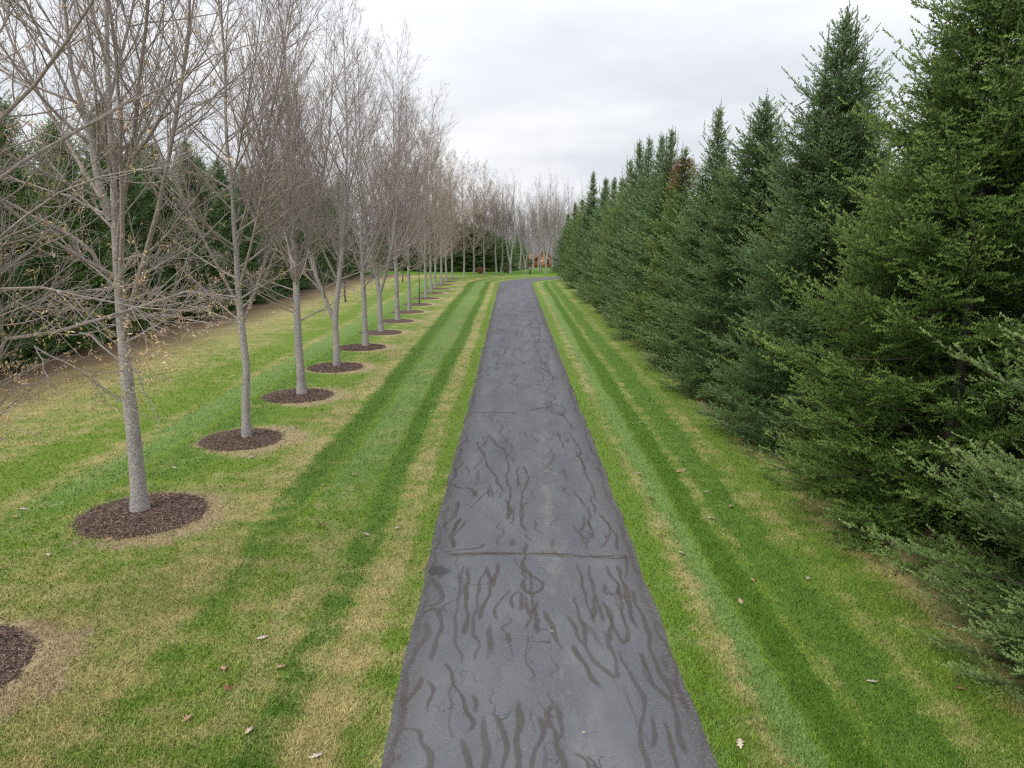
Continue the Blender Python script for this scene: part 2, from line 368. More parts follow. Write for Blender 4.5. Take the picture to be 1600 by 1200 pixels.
for pl in NEAR: S.add([gp(590+x/2.667, 750+y/2.667) for x, y in pl], rng.uniform(.045, .075), rng.uniform(.55, .95))
for pl in FAR_: S.add([gp(690+x/2.857, 480+y/2.857) for x, y in pl], rng.uniform(.045, .07), rng.uniform(.55, .9))
S.add([gp(590+x/2.667, 750+y/2.667) for x, y in [(1000,350),(1025,430),(1035,510),(1070,590),(1090,640)]], .08, .9)
for pl in ([(0,1105),(200,1108),(360,1108),(480,1115),(620,1120),(857,1122)], [(0,1112),(150,1112),(300,1104),(420,1112),(700,1120),(850,1128)],
           [(120,470),(200,472),(350,478)], [(380,475),(430,455),(500,450)], [(200,178),(300,180)]):
    S.add([gp(690+x/2.857, 480+y/2.857) for x, y in pl], .07, 1.0)
for j in range(40):
    y0 = rng.uniform(6, 15); x0 = rng.choice([rng.normal(-.75, .35), rng.normal(.2, .25), rng.normal(1.45, .3)]); L_ = rng.uniform(.4, 1.3); lx = rng.normal(0, .025)
    S.add([(x0+rng.normal(0, .045)+lx*q, y0+L_*q/5) for q in range(6)], rng.uniform(.03, .065), rng.uniform(.3, .75))
for sgn in (ROAD_L+.10, ROAD_R-.12):                   # ragged sealed edges
    for y0 in np.arange(5.5, 60, 1.7):
        S.add([(sgn+rng.normal(0, .05), y0+s) for s in np.linspace(0, 2.2, 6)], rng.uniform(.04, .09), rng.uniform(.2, .55))
for j in range(190):                                   # fainter squiggles further up
    y0 = rng.uniform(15, 58)**1.0
    x0 = rng.choice([rng.normal(1.45, .28), rng.normal(-.75, .35), rng.normal(.05, .3)], p=[.55, .3, .15])
    L_ = rng.uniform(.8, 2.6); k_ = 6
    S.add([(x0+rng.normal(0, .05)+.08*math.sin(q*2.2+j), y0+L_*q/k_) for q in range(k_)], rng.uniform(.045, .075), rng.uniform(.3, .7)*(1 if y0 < 40 else .6))
S.build('crack_sealer', m_seal)['kind'] = 'stuff'
W_ = Strips()
for pl, w in (([(640,298),(700,296),(800,298)], .22), ([(640,338),(680,340),(730,336)], .16), ([(270,322),(340,326),(430,326)], .07), ([(520,318),(620,322),(740,324),(900,328)], .05),
              ([(900,330),(1000,326),(1060,330)], .06), ([(700,20),(712,90),(720,180)], .22), ([(740,360),(745,420)], .3), ([(370,288),(430,290),(445,275)], .05), ([(240,330),(260,345),(270,350)], .07)):
    W_.add([gp(590+x/2.667, 750+y/2.667) for x, y in pl], w, .6, .009)
for j in range(16):
    y0 = rng.uniform(13, 45); W_.add([(.8+rng.normal(0,.18), y0), (.8+rng.normal(0,.18), y0+.7), (.8+rng.normal(0,.18), y0+1.5)], rng.uniform(.1, .25), .3, .009)
W_.build('worn_patches', m_pale)['kind'] = 'stuff'

# ------------------------------------------------------------------ grass blades on the near lawn
rng = np.random.default_rng(11)
N = 420000
u = rng.random(N); y0, y1 = 5.6, 34.0
Y = 1/(1/y0-u*(1/y0-1/y1)); X = (rng.random(N)*2-1)*(.80*Y+1.6)
ph = np.mod(Y-ROW_Y0+ROW_DY/2, ROW_DY)-ROW_DY/2
keep = ((X < ROAD_L-.0+rng.normal(0, .03, N)) | (X > ROAD_R+.0+rng.normal(0, .03, N))) & (np.hypot(X-ROW_X, ph) > 1.17+rng.normal(0, .05, N)) & (X < 6.3) & (X > -17)
X, Y = X[keep], Y[keep]; N = len(X)
h = rng.uniform(.022, .055, N)*(1+.02*Y); w = rng.uniform(.0035, .007, N)*(1+.055*Y); az = rng.random(N)*2*PI; ln = rng.uniform(.2, 1.1, N)*h; ld = rng.random(N)*2*PI
B = np.c_[X, Y, np.full(N, -.003)]
dv = np.c_[np.cos(az), np.sin(az), np.zeros(N)]*w[:, None]
tip = B+np.c_[np.cos(ld)*ln, np.sin(ld)*ln, h]
V = np.stack([B-dv, B+dv, tip], 1).reshape(-1, 3)
sh = np.repeat(rng.uniform(.85, 1.5, N), 3)
tag(mesh_obj('lawn_grass', V, [np.arange(3*N).reshape(-1, 3)], m_blade, attrs={'shade': sh}), 'short mown lawn grass, striped green and straw coloured', 'grass', kind='stuff')

# ------------------------------------------------------------------ mulch beds
m_mulch, t, b = new_mat('mulch')
g = t.new('ShaderNodeNewGeometry').outputs['Position']
n1 = t.noise(g, 28, 3, .7); n2 = t.noise(g, 3, 2)
c = t.mix(t.step(n1, .3, .72), (.050, .034, .026), (.195, .132, .102)); c = t.mix(t.m('MULTIPLY', n2, .4), c, (.085, .055, .045))
t.L.new(c, b.inputs['Base Color'])
bm_ = t.new('ShaderNodeBump'); bm_.inputs['Strength'].default_value = .8; bm_.inputs['Distance'].default_value = .05
t.put(bm_.inputs['Height'], n1); t.L.new(bm_.outputs[0], b.inputs['Normal'])
m_chip, t, b = new_mat('wood_chip')
at_ = t.new('ShaderNodeAttribute', attribute_name='shade').outputs['Fac']
t.L.new(t.mix(at_, (.050, .033, .025), (.29, .20, .155)), b.inputs['Base Color'])
def mulch_disc(seed, rad=1.17, chips=True):
    r_ = np.random.default_rng(seed); k = 56; rings = [0, .25, .5, .75, .92, 1.0, 1.04]
    a = np.arange(k)*2*PI/k; wv = 1+.04*np.sin(2*a+seed)+.025*np.sin(5*a+seed*2)+.015*np.sin(9*a+seed)+r_.normal(0, .014, k)
    zz = [.075, .07, .06, .04, .022, .004, -.03]
    V = [(0, 0, zz[0])]
    for q, z in zip(rings[1:], zz[1:]):
        for j in range(k): V.append((rad*q*wv[j]*math.cos(a[j]), rad*q*wv[j]*math.sin(a[j]), z+(r_.normal(0, .006) if 0 < q < 1 else 0)))
    tri = [(0, 1+j, 1+(j+1) % k) for j in range(k)]; quad = []
    for q in range(len(rings)-2):
        for j in range(k): s0 = 1+q*k; quad.append((s0+j, s0+k+j, s0+k+(j+1) % k, s0+(j+1) % k))
    o = empty('mulch_bed', (0, 0, 0)); mesh_obj('mulch', V, [np.array(tri), np.array(quad)], m_mulch, o, smooth=True)
    if chips:
        n = 5200; r = rad*np.where(r_.random(n) < .93, np.sqrt(r_.random(n)), 1+np.abs(r_.normal(0, .07, n))); th = r_.random(n)*2*PI
        c0 = np.c_[r*np.cos(th), r*np.sin(th), np.maximum(.012, np.interp(r/rad, rings, zz))+r_.uniform(.002, .018, n)]
        az = r_.random(n)*2*PI; l = r_.uniform(.015, .04, n); w = r_.uniform(.004, .009, n); tl = r_.normal(0, .3, n)
        d = np.c_[np.cos(az), np.sin(az), tl]*l[:, None]; e = np.c_[-np.sin(az), np.cos(az), r_.normal(0, .3, n)]*w[:, None]
        V = np.stack([c0-d-e, c0+d-e, c0+d+e, c0-d+e], 1).reshape(-1, 3)
        ch = mesh_obj('wood_chips', V, [np.arange(4*n).reshape(-1, 4)], m_chip, o, {'shade': np.repeat(r_.random(n)**1.5, 4)}); ch['kind'] = 'stuff'
    return o
N_ROW = 16
bed_protos = [mulch_disc(3), mulch_disc(8), mulch_disc(21, chips=False)]
for k in range(N_ROW):
    lab = 'round dark brown mulch bed around the %s bare tree of the left row' % ordinal(k) if k else 'round brown mulch bed cut off by the left edge, nearest of the beds'
    src = bed_protos[0] if k in (0, 3) else bed_protos[1] if k in (1, 2, 4, 5) else bed_protos[2]
    first = (k, src) in ((0, bed_protos[0]), (1, bed_protos[1]), (6, bed_protos[2]))
    loc = (ROW_X+(0 if k > 0 else -.1), ROW_Y0+k*ROW_DY-.1, 0)
    if first: o = src; o.location = loc; o['label'] = lab
    else: o = copy_thing(src, loc, k*1.3, (.90 if k == 2 else .96), lab)
    o['category'] = 'mulch bed'; o['group'] = 'mulch beds under the left row of trees'

# ------------------------------------------------------------------ bare trees
def bark(name, ca, cb):
    m, t, b = new_mat(name)
    g = t.new('ShaderNodeNewGeometry').outputs['Position']
    n1 = t.noise(t.scale(g, (1, 1, 1.35)), 20, 5, .7); n2 = t.noise(g, 2.2, 3); n3 = t.noise(t.scale(g, (1, 1, 3.2)), 34, 2, .6)
    c = t.mix(t.step(n1, .3, .7), ca, cb)
    c = t.mix(t.m('MULTIPLY', t.step(n3, .57, .68), .75), c, tuple(min(1, x*1.35) for x in cb))
    c = t.mix(t.m('MULTIPLY', t.step(n2, .5, .75), .45), c, tuple(x*.7 for x in ca))
    t.L.new(c, b.inputs['Base Color'])
    bm_ = t.new('ShaderNodeBump'); bm_.inputs['Strength'].default_value = .7; bm_.inputs['Distance'].default_value = .02
    t.put(bm_.inputs['Height'], n1); t.L.new(bm_.outputs[0], b.inputs['Normal'])
    return m
m_bark = bark('grey_bark', (.20, .18, .168), (.44, .41, .385))
m_twig = bark('twig_bark', (.225, .188, .172), (.405, .350, .322))
m_bark_dark = bark('dark_bark', (.06, .05, .045), (.13, .11, .10))
m_bud, t, b = new_mat('bud')
at_ = t.new('ShaderNodeAttribute', attribute_name='shade').outputs['Fac']
t.L.new(t.mix(at_, (.36, .22, .11), (.66, .53, .31)), b.inputs['Base Color'])

def interp_on(P, idx, tt):
    """points and tangents on polylines P[idx] at fraction tt"""
    n = P.shape[1]; f = tt*(n-1); i = np.minimum(f.astype(int), n-2); a = (f-i)[:, None]
    p0, p1 = P[idx, i], P[idx, i+1]
    return p0*(1-a)+p1*a, norm(p1-p0)
def spawn(r_, P, R, counts, n, tlo, thi, alo, ahi, lenf, rfrac, up, wig, rmin, taper=.25, rabs=None, flat=0.0):
    idx = np.repeat(np.arange(len(P)), counts); C = len(idx)
    if C == 0: return np.zeros((0, n, 3)), np.zeros((0, n)), idx
    tt = tlo+(thi-tlo)*r_.random(C)
    p, T = interp_on(P, idx, tt)
    rr = np.take_along_axis(R[idx], np.minimum((tt*(R.shape[1]-1)).astype(int), R.shape[1]-1)[:, None], 1)[:, 0]
    rnd = r_.normal(0, 1, (C, 3)); rnd[:, 2] *= (1-flat)
    side = norm(rnd-np.sum(rnd*T, 1, keepdims=True)*T)
    ang = alo+(ahi-alo)*r_.random(C)
    d = T*np.cos(ang)[:, None]+side*np.sin(ang)[:, None]
    L = lenf(idx, tt, p); ds = L/(n-1)
    out = np.empty((C, n, 3)); out[:, 0] = p
    for q in range(1, n):
        d = d+r_.normal(0, wig, (C, 3)); d[:, 2] += up; d = norm(d)
        out[:, q] = out[:, q-1]+d*ds[:, None]
    r0 = np.minimum(rr*rfrac, (rabs(L) if rabs else 1e9)); r0 = np.maximum(r0, rmin)
    rad = r0[:, None]*np.linspace(1, taper, n)[None]; rad = np.maximum(rad, rmin*.8)
    return out, rad, idx
def resample(p, n):
    p = np.asarray(p, float); d = np.r_[0, np.cumsum(np.linalg.norm(np.diff(p, axis=0), axis=1))]; s = np.linspace(0, d[-1], n)
    return np.stack([np.interp(s, d, p[:, j]) for j in range(3)], 1)

def bare_tree(seed, H=13.4, r0=.165, first=2.5, nl=34, spread=1.0, stems=None, limbs=None, stem_r=None, dens=1.0, tmin=.0022, fine=True, buds=.10, bud_size=1.0,
              low_buds=False, bark_m=None, dx=0.0, name='bare_tree', nlimb_co=4, straggle=1.0, limb_dens=1.0, bud_hi=1e9):
    r_ = np.random.default_rng(seed)
    if stems is None:
        k = 16; z = np.linspace(0, H*.93, k)
        p = np.c_[np.cumsum(r_.normal(0, .035, k)), np.cumsum(r_.normal(0, .035, k)), z]; p[0, :2] = 0; p[1, :2] *= .3; stems = [p]; stem_r = [r0]
    SP = np.stack([resample(p, 24) for p in stems]); SR = np.empty(SP.shape[:2])
    for q, (p, r) in enumerate(zip(SP, stem_r)):
        f = np.linspace(0, 1, 24); SR[q] = r*np.interp(f, [0, .16, .28, .45, .7, 1], [1, .86, .68, .42, .24, .06])
        if p[0, 2] < .3: SR[q, 0] *= 1.38; SR[q, 1] *= 1.04
    levels = []
    # limbs from the stems: mixture of spreading laterals and steep, almost co-dominant risers
    def limb_len(idx, tt, p):
        h = np.clip((p[:, 2]-first)/(H-first), 0, 1)
        return spread*np.interp(h, [0, .15, .45, .8, 1], [3.3, 4.0, 3.9, 2.9, 1.3])*r_.uniform(.65, 1.12, len(h))
    L1P, L1R = [], []
    lo = first/(H*.93)
    sub = np.linspace(0, 1, len(SP)+1)
    for q in range(len(SP)):
        P1, R1 = SP[q:q+1], SR[q:q+1]
        n_here = nl//len(SP); z0, z1 = SP[q, 0, 2], SP[q, -1, 2]
        tl = max(.04, (first-z0)/max(.5, z1-z0))
        for j in range(n_here):
            f = (j+r_.random()*.8)/n_here; tt = tl+(1-tl)*f*.97
            ang = np.interp(f, [0, .25, .6, 1], [1.22, .95, .68, .45])*r_.uniform(.85, 1.15)
            a_, b_, _ = spawn(r_, P1, R1, [1], 11, tt, tt, ang, ang, limb_len, .55, np.interp(f, [0, .3, 1], [.035, .06, .05]), .055, .008, .13, lambda L: .006+.0082*L)
            L1P.append(a_[0]); L1R.append(b_[0])
        for j in range(nlimb_co):
            f = r_.uniform(.0, .32); tt = tl+(1-tl)*f
            a_, b_, _ = spawn(r_, P1, R1, [1], 11, tt, tt, .34, .62, lambda i, t_, p: (H-p[:, 2])*r_.uniform(.55, .85), .5, .055, .035, .012, .1)
            L1P.append(a_[0]); L1R.append(b_[0])
    cnt1 = None
    L1P, L1R = np.array(L1P), np.array(L1R)
    ax = np.array([np.interp(L1P[:, :, 2].ravel(), SP[0, :, 2], SP[0, :, j]) for j in (0, 1)]).T.reshape(L1P.shape[0], -1, 2)   # keep the crown within its outline
    dv = L1P[:, :, :2]-ax; rr_ = np.linalg.norm(dv, axis=2, keepdims=True); lim = 2.75
    L1P[:, :, :2] = ax+dv*np.where(rr_ > lim, (lim+(rr_-lim)*.35)/np.maximum(rr_, 1e-6), 1)
    hand = 0
    if limbs:
        HP = np.stack([resample(p, 11) for p, r in limbs]); nz = np.cumsum(r_.normal(0, .028, HP.shape), axis=1); nz[:, 0] = 0; HP = HP+nz; HR = np.stack([r*np.linspace(1, .25, 11) for p, r in limbs])
        hand = len(HP); L1P = np.concatenate([L1P, HP]); L1R = np.concatenate([L1R, HR])
    len1 = np.linalg.norm(np.diff(L1P, axis=1), axis=2).sum(1)
    c2 = np.maximum(3, (len1*6.6*dens)).astype(int)
    if hand: c2[-hand:] = (c2[-hand:]*limb_dens).astype(int)
    l2 = lambda idx, tt, p: np.clip(len1[idx]*.40*(1.08-.68*tt), .3, 2.1)*r_.uniform(.45, 1.15, len(idx))
    P2, R2, _ = spawn(r_, L1P, L1R, c2, 7, .14, 1.0, .45, .85, l2, .62, .075, .085*straggle, .0042, .35, lambda L: .0036+.005*L)
    # also short shoots along upper stems
    P2b, R2b, _ = spawn(r_, SP, SR, [int(16*dens)]*len(SP), 7, .35, 1.0, .6, 1.1, lambda i, tt, p: r_.uniform(.3, 1.1, len(i)), .5, .06, .1, .0042, .35, lambda L: .004+.006*L)
    P2 = np.concatenate([P2, P2b]); R2 = np.concatenate([R2, R2b])
    len2 = np.linalg.norm(np.diff(P2, axis=1), axis=2).sum(1)
    c3 = np.maximum(2, len2*10*dens+1).astype(int)
    l3 = lambda idx, tt, p: np.clip(len2[idx]*.42*(1.1-.6*tt), .10, .6)*r_.uniform(.45, 1.2, len(idx))
    P3, R3, _ = spawn(r_, P2, R2, c3, 5, .12, 1.0, .42, .85, l3, .7, .07, .11*straggle, tmin*1.25, .55, lambda L: tmin*1.25+.003*L)
    levels = [(L1P, L1R, 7), (P2, R2, 4), (P3, R3, 3)]
    ends = P3
    if fine:
        c4 = r_.poisson(1.7*dens, len(P3))
        P4, R4, _ = spawn(r_, P3, R3, c4, 3, .25, .95, .5, 1.0, lambda i, tt, p: r_.uniform(.05, .2, len(i)), .8, .03, .12, tmin, .8)
        levels.append((P4, R4, 3)); ends2 = P4
    root = empty(name, (0, 0, 0))
    v, q = tubes(SP, SR, 14)
    mesh_obj('trunk', v, [q], bark_m or m_bark, root, smooth=True)
    vs, qs, off = [], [], 0
    for P_, R_, k_ in levels:
        if len(P_) == 0: continue
        v, q = tubes(P_, R_, k_); vs.append(v); qs.append(q+off); off += len(v)
    mesh_obj('crown', np.concatenate(vs), [np.concatenate(qs)], m_twig, root, smooth=True)
    # buds and unfolding catkins at twig ends: small bent leaf-like scales
    E = [ends[:, -1]]
    if fine: E.append(ends2[:, -1])
    E = np.concatenate(E)
    pr = np.full(len(E), buds)
    if low_buds: pr = np.where(E[:, 2] < 4.6, buds*2.2, buds*.35)
    pr = np.where(E[:, 2] > bud_hi, 0, pr)
    E = E[r_.random(len(E)) < pr]
    if len(E):
        cl = 4 if bud_size < 1.6 else 9
        n = len(E)*cl; c0 = np.repeat(E, cl, 0)+r_.normal(0, .012*bud_size, (n, 3)); d = norm(r_.normal(0, 1, (n, 3))+np.array([0, 0, -.25])); e = norm(np.cross(d, r_.normal(0, 1, (n, 3))))
        l = r_.uniform(.006, .017, n)[:, None]*bud_size; w = l*r_.uniform(.2, .42, n)[:, None]
        V = np.stack([c0-d*l*.2, c0+d*l*.8+e*w, c0+d*l*1.8, c0+d*l*.8-e*w], 1).reshape(-1, 3)
        mesh_obj('bud_clusters', V, [np.arange(4*n).reshape(-1, 4)], m_bud, root, {'shade': np.repeat(r_.random(n), 4)})
    return root
GROUP_ROW = 'bare trees in the row left of the driveway'
row_y = lambda k: ROW_Y0+k*ROW_DY
def local(px, py, k, dy=0.0):                          # measured limb point in the plane of tree k
    p = plane_at(px, py, row_y(k)+dy); return p-np.array([ROW_X, row_y(k), 0])
def limb(k, pts, r, dys=(0, 0)):
    n = len(pts); return (np.array([local(x, y, k, dys[0]+(dys[1]-dys[0])*i/(n-1)) for i, (x, y) in enumerate(pts)]), r)
# nearest tree: trunk just outside the frame, its long limbs reach in
s0 = np.array([(0,0,0),(-.03,0,1),(-.05,0,2.5),(0,0,4),(.05,.05,6),(.02,.1,8),(-.05,.1,10),(0,.1,12.6)], float)
def from_trunk(k, z, pts, r, dys=(0, 0)):
    p, r_ = limb(k, pts, r, dys); return (np.concatenate([[[0, 0, z]], p]), r)
limbs0 = [from_trunk(0, 3.6, [(0,187),(41,156),(103,84),(140,40),(164,0),(190,-60)], .042, (.1,-.5)),
          from_trunk(0, 3.5, [(0,266),(41,256),(103,234),(150,203),(194,172),(234,153),(287,125),(330,95)], .036, (0,.8)),
          from_trunk(0, 1.9, [(0,541),(53,541),(72,530),(97,523),(125,520),(137,509),(175,492),(219,484),(259,469),(297,462),(359,473)], .040, (.1,1.0)),
          (limb(0, [(125,520),(150,525),(172,547),(187,556),(225,581),(231,590),(237,625),(256,653)], .014, (.3,.2))),
          from_trunk(0, 2.1, [(0,469),(40,468),(78,472),(125,482),(175,491),(230,500),(290,505)], .020, (-.3,-.6)),
          from_trunk(0, 2.5, [(0,372),(31,347),(84,312),(131,281),(175,266),(230,258)], .028, (-.2,-.8)),
          (limb(0, [(53,541),(62,560),(84,600),(94,618),(116,637)], .010, (.1,-.2))),
          (limb(0, [(53,541),(62,547),(103,569),(144,590),(175,615),(203,637),(237,647),(265,655)], .012, (.1,.3))),
          from_trunk(0, 1.5, [(0,642),(12,653),(23,672),(26,690)], .012, (-.4,-.5)),
          from_trunk(0, 2.0, [(0,500),(40,497),(100,483),(150,470),(200,440)], .018, (.4,1.2)),
          from_trunk(0, 2.2, [(0,430),(50,440),(120,452),(190,462),(260,455)], .018, (.6,1.5))]
tree0 = bare_tree(100, stems=[s0], stem_r=[.17], limbs=limbs0, nl=30, first=3.0, buds=.24, bud_size=1.75, low_buds=True, tmin=.0017, straggle=1.3, limb_dens=.85, dens=.72)
tree0.location = (ROW_X, row_y(0), 0)
tag(tree0, 'bare tree with its trunk outside the left edge, long limbs reaching into view', 'bare tree', GROUP_ROW)
s1 = [local(x, y, 1) for x, y in [(219,797),(211,700),(198,590),(188,480),(181,380),(178,300),(172,200),(168,100),(166,0),(170,-150),(168,-330)]]
s1[0][2] = -.05
off1 = s1[0].copy(); off1[2] = 0
s1b = [local(x, y, 1) for x, y in [(174,345),(158,300),(148,250),(138,200),(112,110),(100,0),(92,-120),(90,-240)]]
limbs1 = [limb(1, [(192,285),(197,259),(225,240),(259,197),(294,137),(309,78),(313,0),(320,-90)], .042, (0,-.5)),
          limb(1, [(186,262),(201,231),(231,175),(250,110),(262,40),(268,-60)], .03, (0,.8)),
          limb(1, [(174,433),(152,408),(134,387),(94,366),(60,346),(31,331),(0,312),(-60,290)], .045, (0,-.9)),
          limb(1, [(182,470),(210,445),(240,420),(285,395),(330,365),(360,330)], .030, (0,.9)),
          limb(1, [(184,500),(215,492),(255,490),(300,500),(345,506),(380,500)], .024, (0,-1.2)),
          limb(1, [(180,410),(225,395),(275,355),(310,310),(345,250),(365,200)], .03, (0,-1.4)),
          limb(1, [(176,350),(140,330),(100,300),(50,285),(0,270)], .028, (0,1.0))]
# keep the trunk base at the bed's centre
tree1 = bare_tree(101, stems=[np.array(s1), np.array(s1b)], stem_r=[.150, .08], limbs=limbs1, nl=34, first=3.0, buds=.24, bud_size=1.65, low_buds=True, tmin=.0019, nlimb_co=3, dens=.72, H=15.5, spread=.9)
tree1.location = (ROW_X, row_y(1), 0)
tag(tree1, 'bare grey-barked tree with tan buds and forked leader, in the nearest fully visible mulch bed', 'bare tree', GROUP_ROW)
tree2 = bare_tree(102, H=15.8, r0=.112, spread=.86, nl=42, first=2.9, buds=.18, bud_size=1.65, low_buds=True, tmin=.0021, dens=.68, nlimb_co=7)
tree2.location = (ROW_X+.12, row_y(2), 0); tree2.rotation_euler[2] = .4
tag(tree2, 'slender straight bare tree in the second fully visible mulch bed of the left row', 'bare tree', GROUP_ROW)
# generic ones
varA = bare_tree(103, H=15.4, r0=.15, spread=.84, nl=46, first=2.6, buds=.05, tmin=.0026, nlimb_co=8, dens=.66)
fk = lambda a, b: np.array([(0,0,-.05),(0.02,0,1),(.0,.02,2.1),(.12*a,.1*b,3.0),(.32*a,.22*b,4.6),(.55*a,.4*b,7),(.7*a,.5*b,9.5),(.75*a,.5*b,14.3)], float)
fkB = np.array([(0,.02,1.9),(-.28,-.05,2.7),(-.7,-.2,4.0),(-1.05,-.3,6),(-1.3,-.4,8.5),(-1.4,-.4,14.0)], float)
varB = bare_tree(104, H=15.4, stems=[fk(1,1), fkB], stem_r=[.14, .09], nl=54, spread=.80, first=2.7, buds=.06, tmin=.0026, nlimb_co=4, dens=.64)
varC = bare_tree(115, H=14.9, r0=.12, spread=.84, nl=42, first=2.4, buds=.30, bud_size=2.0, tmin=.0030, nlimb_co=7, fine=True, dens=.58)
varD = bare_tree(106, H=14.0, r0=.12, spread=.86, nl=40, first=2.3, buds=.36, bud_size=2.6, tmin=.0034, nlimb_co=5, fine=False, dens=.78)
fkC = [np.array([(0,0,-.05),(.02,0,1.4),(.12,.0,2.2),(.35,.1,4),(.55,.1,7),(.5,0,10),(.6,0,12.8)], float), np.array([(.0,0,1.2),(-.22,0,2.2),(-.6,-.1,4),(-.9,-.1,7),(-1.1,0,10),(-1.0,0,12.3)], float)]
varE = bare_tree(107, stems=fkC, stem_r=[.15, .13], nl=30, first=3.2, spread=.72, buds=0, tmin=.0034, nlimb_co=4, fine=False, dens=.56)
varF = bare_tree(108, H=13.2, r0=.135, first=3.4, nl=24, spread=.72, buds=0, tmin=.0034, nlimb_co=6, fine=False, dens=.56)
for v in (varA, varB, varC, varD, varE, varF): v['category'] = 'bare tree'
used = set()
def place(src, loc, rz, sc, label, group):
    if src.name in used: o = copy_thing(src, loc, rz, sc, label)
    else:
        used.add(src.name); o = src; o.location = loc; o.rotation_euler = (0, 0, rz); o.scale = sc if hasattr(sc, '__len__') else (sc,)*3; o['label'] = label
    o['group'] = group
    return o
row_src = {3: varA, 4: varB, 5: varA, 6: varB, 7: varA, 8: varC, 9: None, 10: varC, 11: varC, 12: varD, 13: varC, 14: varD, 15: varD}
row_dx = {3: .1, 4: .05, 5: .2, 6: 0, 7: .1, 8: .1, 10: .0, 11: -.1, 12: -.3, 13: -.2, 14: -.1, 15: .1}
rz_ = {3: 2.2, 4: -.35, 5: 4.1, 6: 2.6, 7: 4.1, 8: 3.6, 10: 3.7, 11: 5.1, 12: .9, 13: 2.2, 14: 3.8, 15: 5.5}
rr = random.Random(4)
for k, src in row_src.items():
    if src is None: continue
    s = rr.uniform(.94, 1.06)
    form = {varA.name: 'straight trunked bare tree', varB.name: 'low forked bare tree', varC.name: 'bare tree with tan crown', varD.name: 'distant bare tree with tan crown'}[src.name]
    place(src, (ROW_X+row_dx[k], row_y(k), 0), rz_[k], (s, s, s*rr.uniform(.97, 1.04)), '%s standing in the %s mulch bed of the left row' % (form, ordinal(k)), GROUP_ROW)
# the thin young replacement tree in the row and three dark-stemmed ones nearer the conifers
sap = bare_tree(109, H=5.2, r0=.055, first=2.2, nl=16, spread=.38, buds=0, bud_size=2, tmin=.0035, nlimb_co=1, fine=False, bark_m=m_bark_dark, name='young_tree')
sap['category'] = 'young tree'
place(sap, (ROW_X+.1, row_y(9), 0), 0, 1.0, 'thin young tree with dark stem standing in a mulch bed of the left row', 'young bare trees')
for (px, py, s, lab) in ((540,472,1.25,'dark thin young tree on the left lawn, nearest of those behind the row'), (590,452,1.3,'dark thin young tree on the lawn behind the middle of the left row'),
                         (629,441,1.3,'dark thin young tree behind the row, farthest of those beside the left conifers')):
    g_ = ground_at(px, py); place(sap, (g_[0], g_[1], 0), px*.1, s, lab, 'young bare trees')
# trees on the outside of the bend and beyond
GF = 'bare trees beyond the bend of the driveway'
def atx(px, zc):                                        # X,Y from photo column and depth
    Yw = (zc-CAM_H*SN)/CS; return ((px-800)*zc/F, Yw)
far = [(725,92,varD,1.0,'bare tree at the end of the left row, beside dark conifers'),
       (740.5,93.5,varC,.98,'tan budding bare tree in front of dark conifers where the driveway bends'),
       (757,95,varD,1.02,'tan crowned bare tree left of the bend, right beside the russet shrub'),
       (775.6,96,varF,1.0,'tall pale straight bare tree left of the bend in front of dark conifers'),
       (783,98,varF,.95,'tall grey bare tree close behind the pale straight one'),
       (797.5,96,varE,1.0,'tall bare tree with twin trunks parting near the ground at the bend'),
       (821,97,varE,.72,'short bare tree forking into a V before the far lawn'),
       (841.5,108,varF,.85,'very thin bare tree standing in front of the orange cabin'),
       (853,97,varE,1.02,'thick multi stemmed bare tree beside the right end of the cabin'),
       (845,103,varF,1.0,'tall bare tree between the thin one and the thick multi stemmed one'),
       (768,112,varF,1.08,'tall bare tree farther back, rising above the tan crowns'),
       (790,118,varE,1.1,'tall bare twin trunk tree farther back behind the conifers'),
       (812,125,varF,1.1,'tall bare tree far back above the small grey conifer'),
       (833,122,varE,1.05,'tall bare tree far back to the left of the cabin roof'),
       (866,104,varF,1.0,'bare tree just left of the spruce hedge end'),
       (874,108,varE,1.0,'bare tree half hidden by the end of the spruce hedge'),
       (888,112,varF,1.05,'bare tree whose top shows above the far end of the spruce hedge'),
       (902,118,varE,1.08,'bare tree top farthest right above the spruce hedge end'),
       (752,120,varE,1.1,'tall bare tree rising behind the end of the left row'),
       (863,130,varE,1.1,'bare tree right behind the cabin')]
for j, (px, zc, src, s, lab) in enumerate(far):
    x, y = atx(px, zc); place(src, (x, y, gzf(x, y)), j*1.7 if src is not varE else rr.uniform(-.4, .4), s, lab, GF)

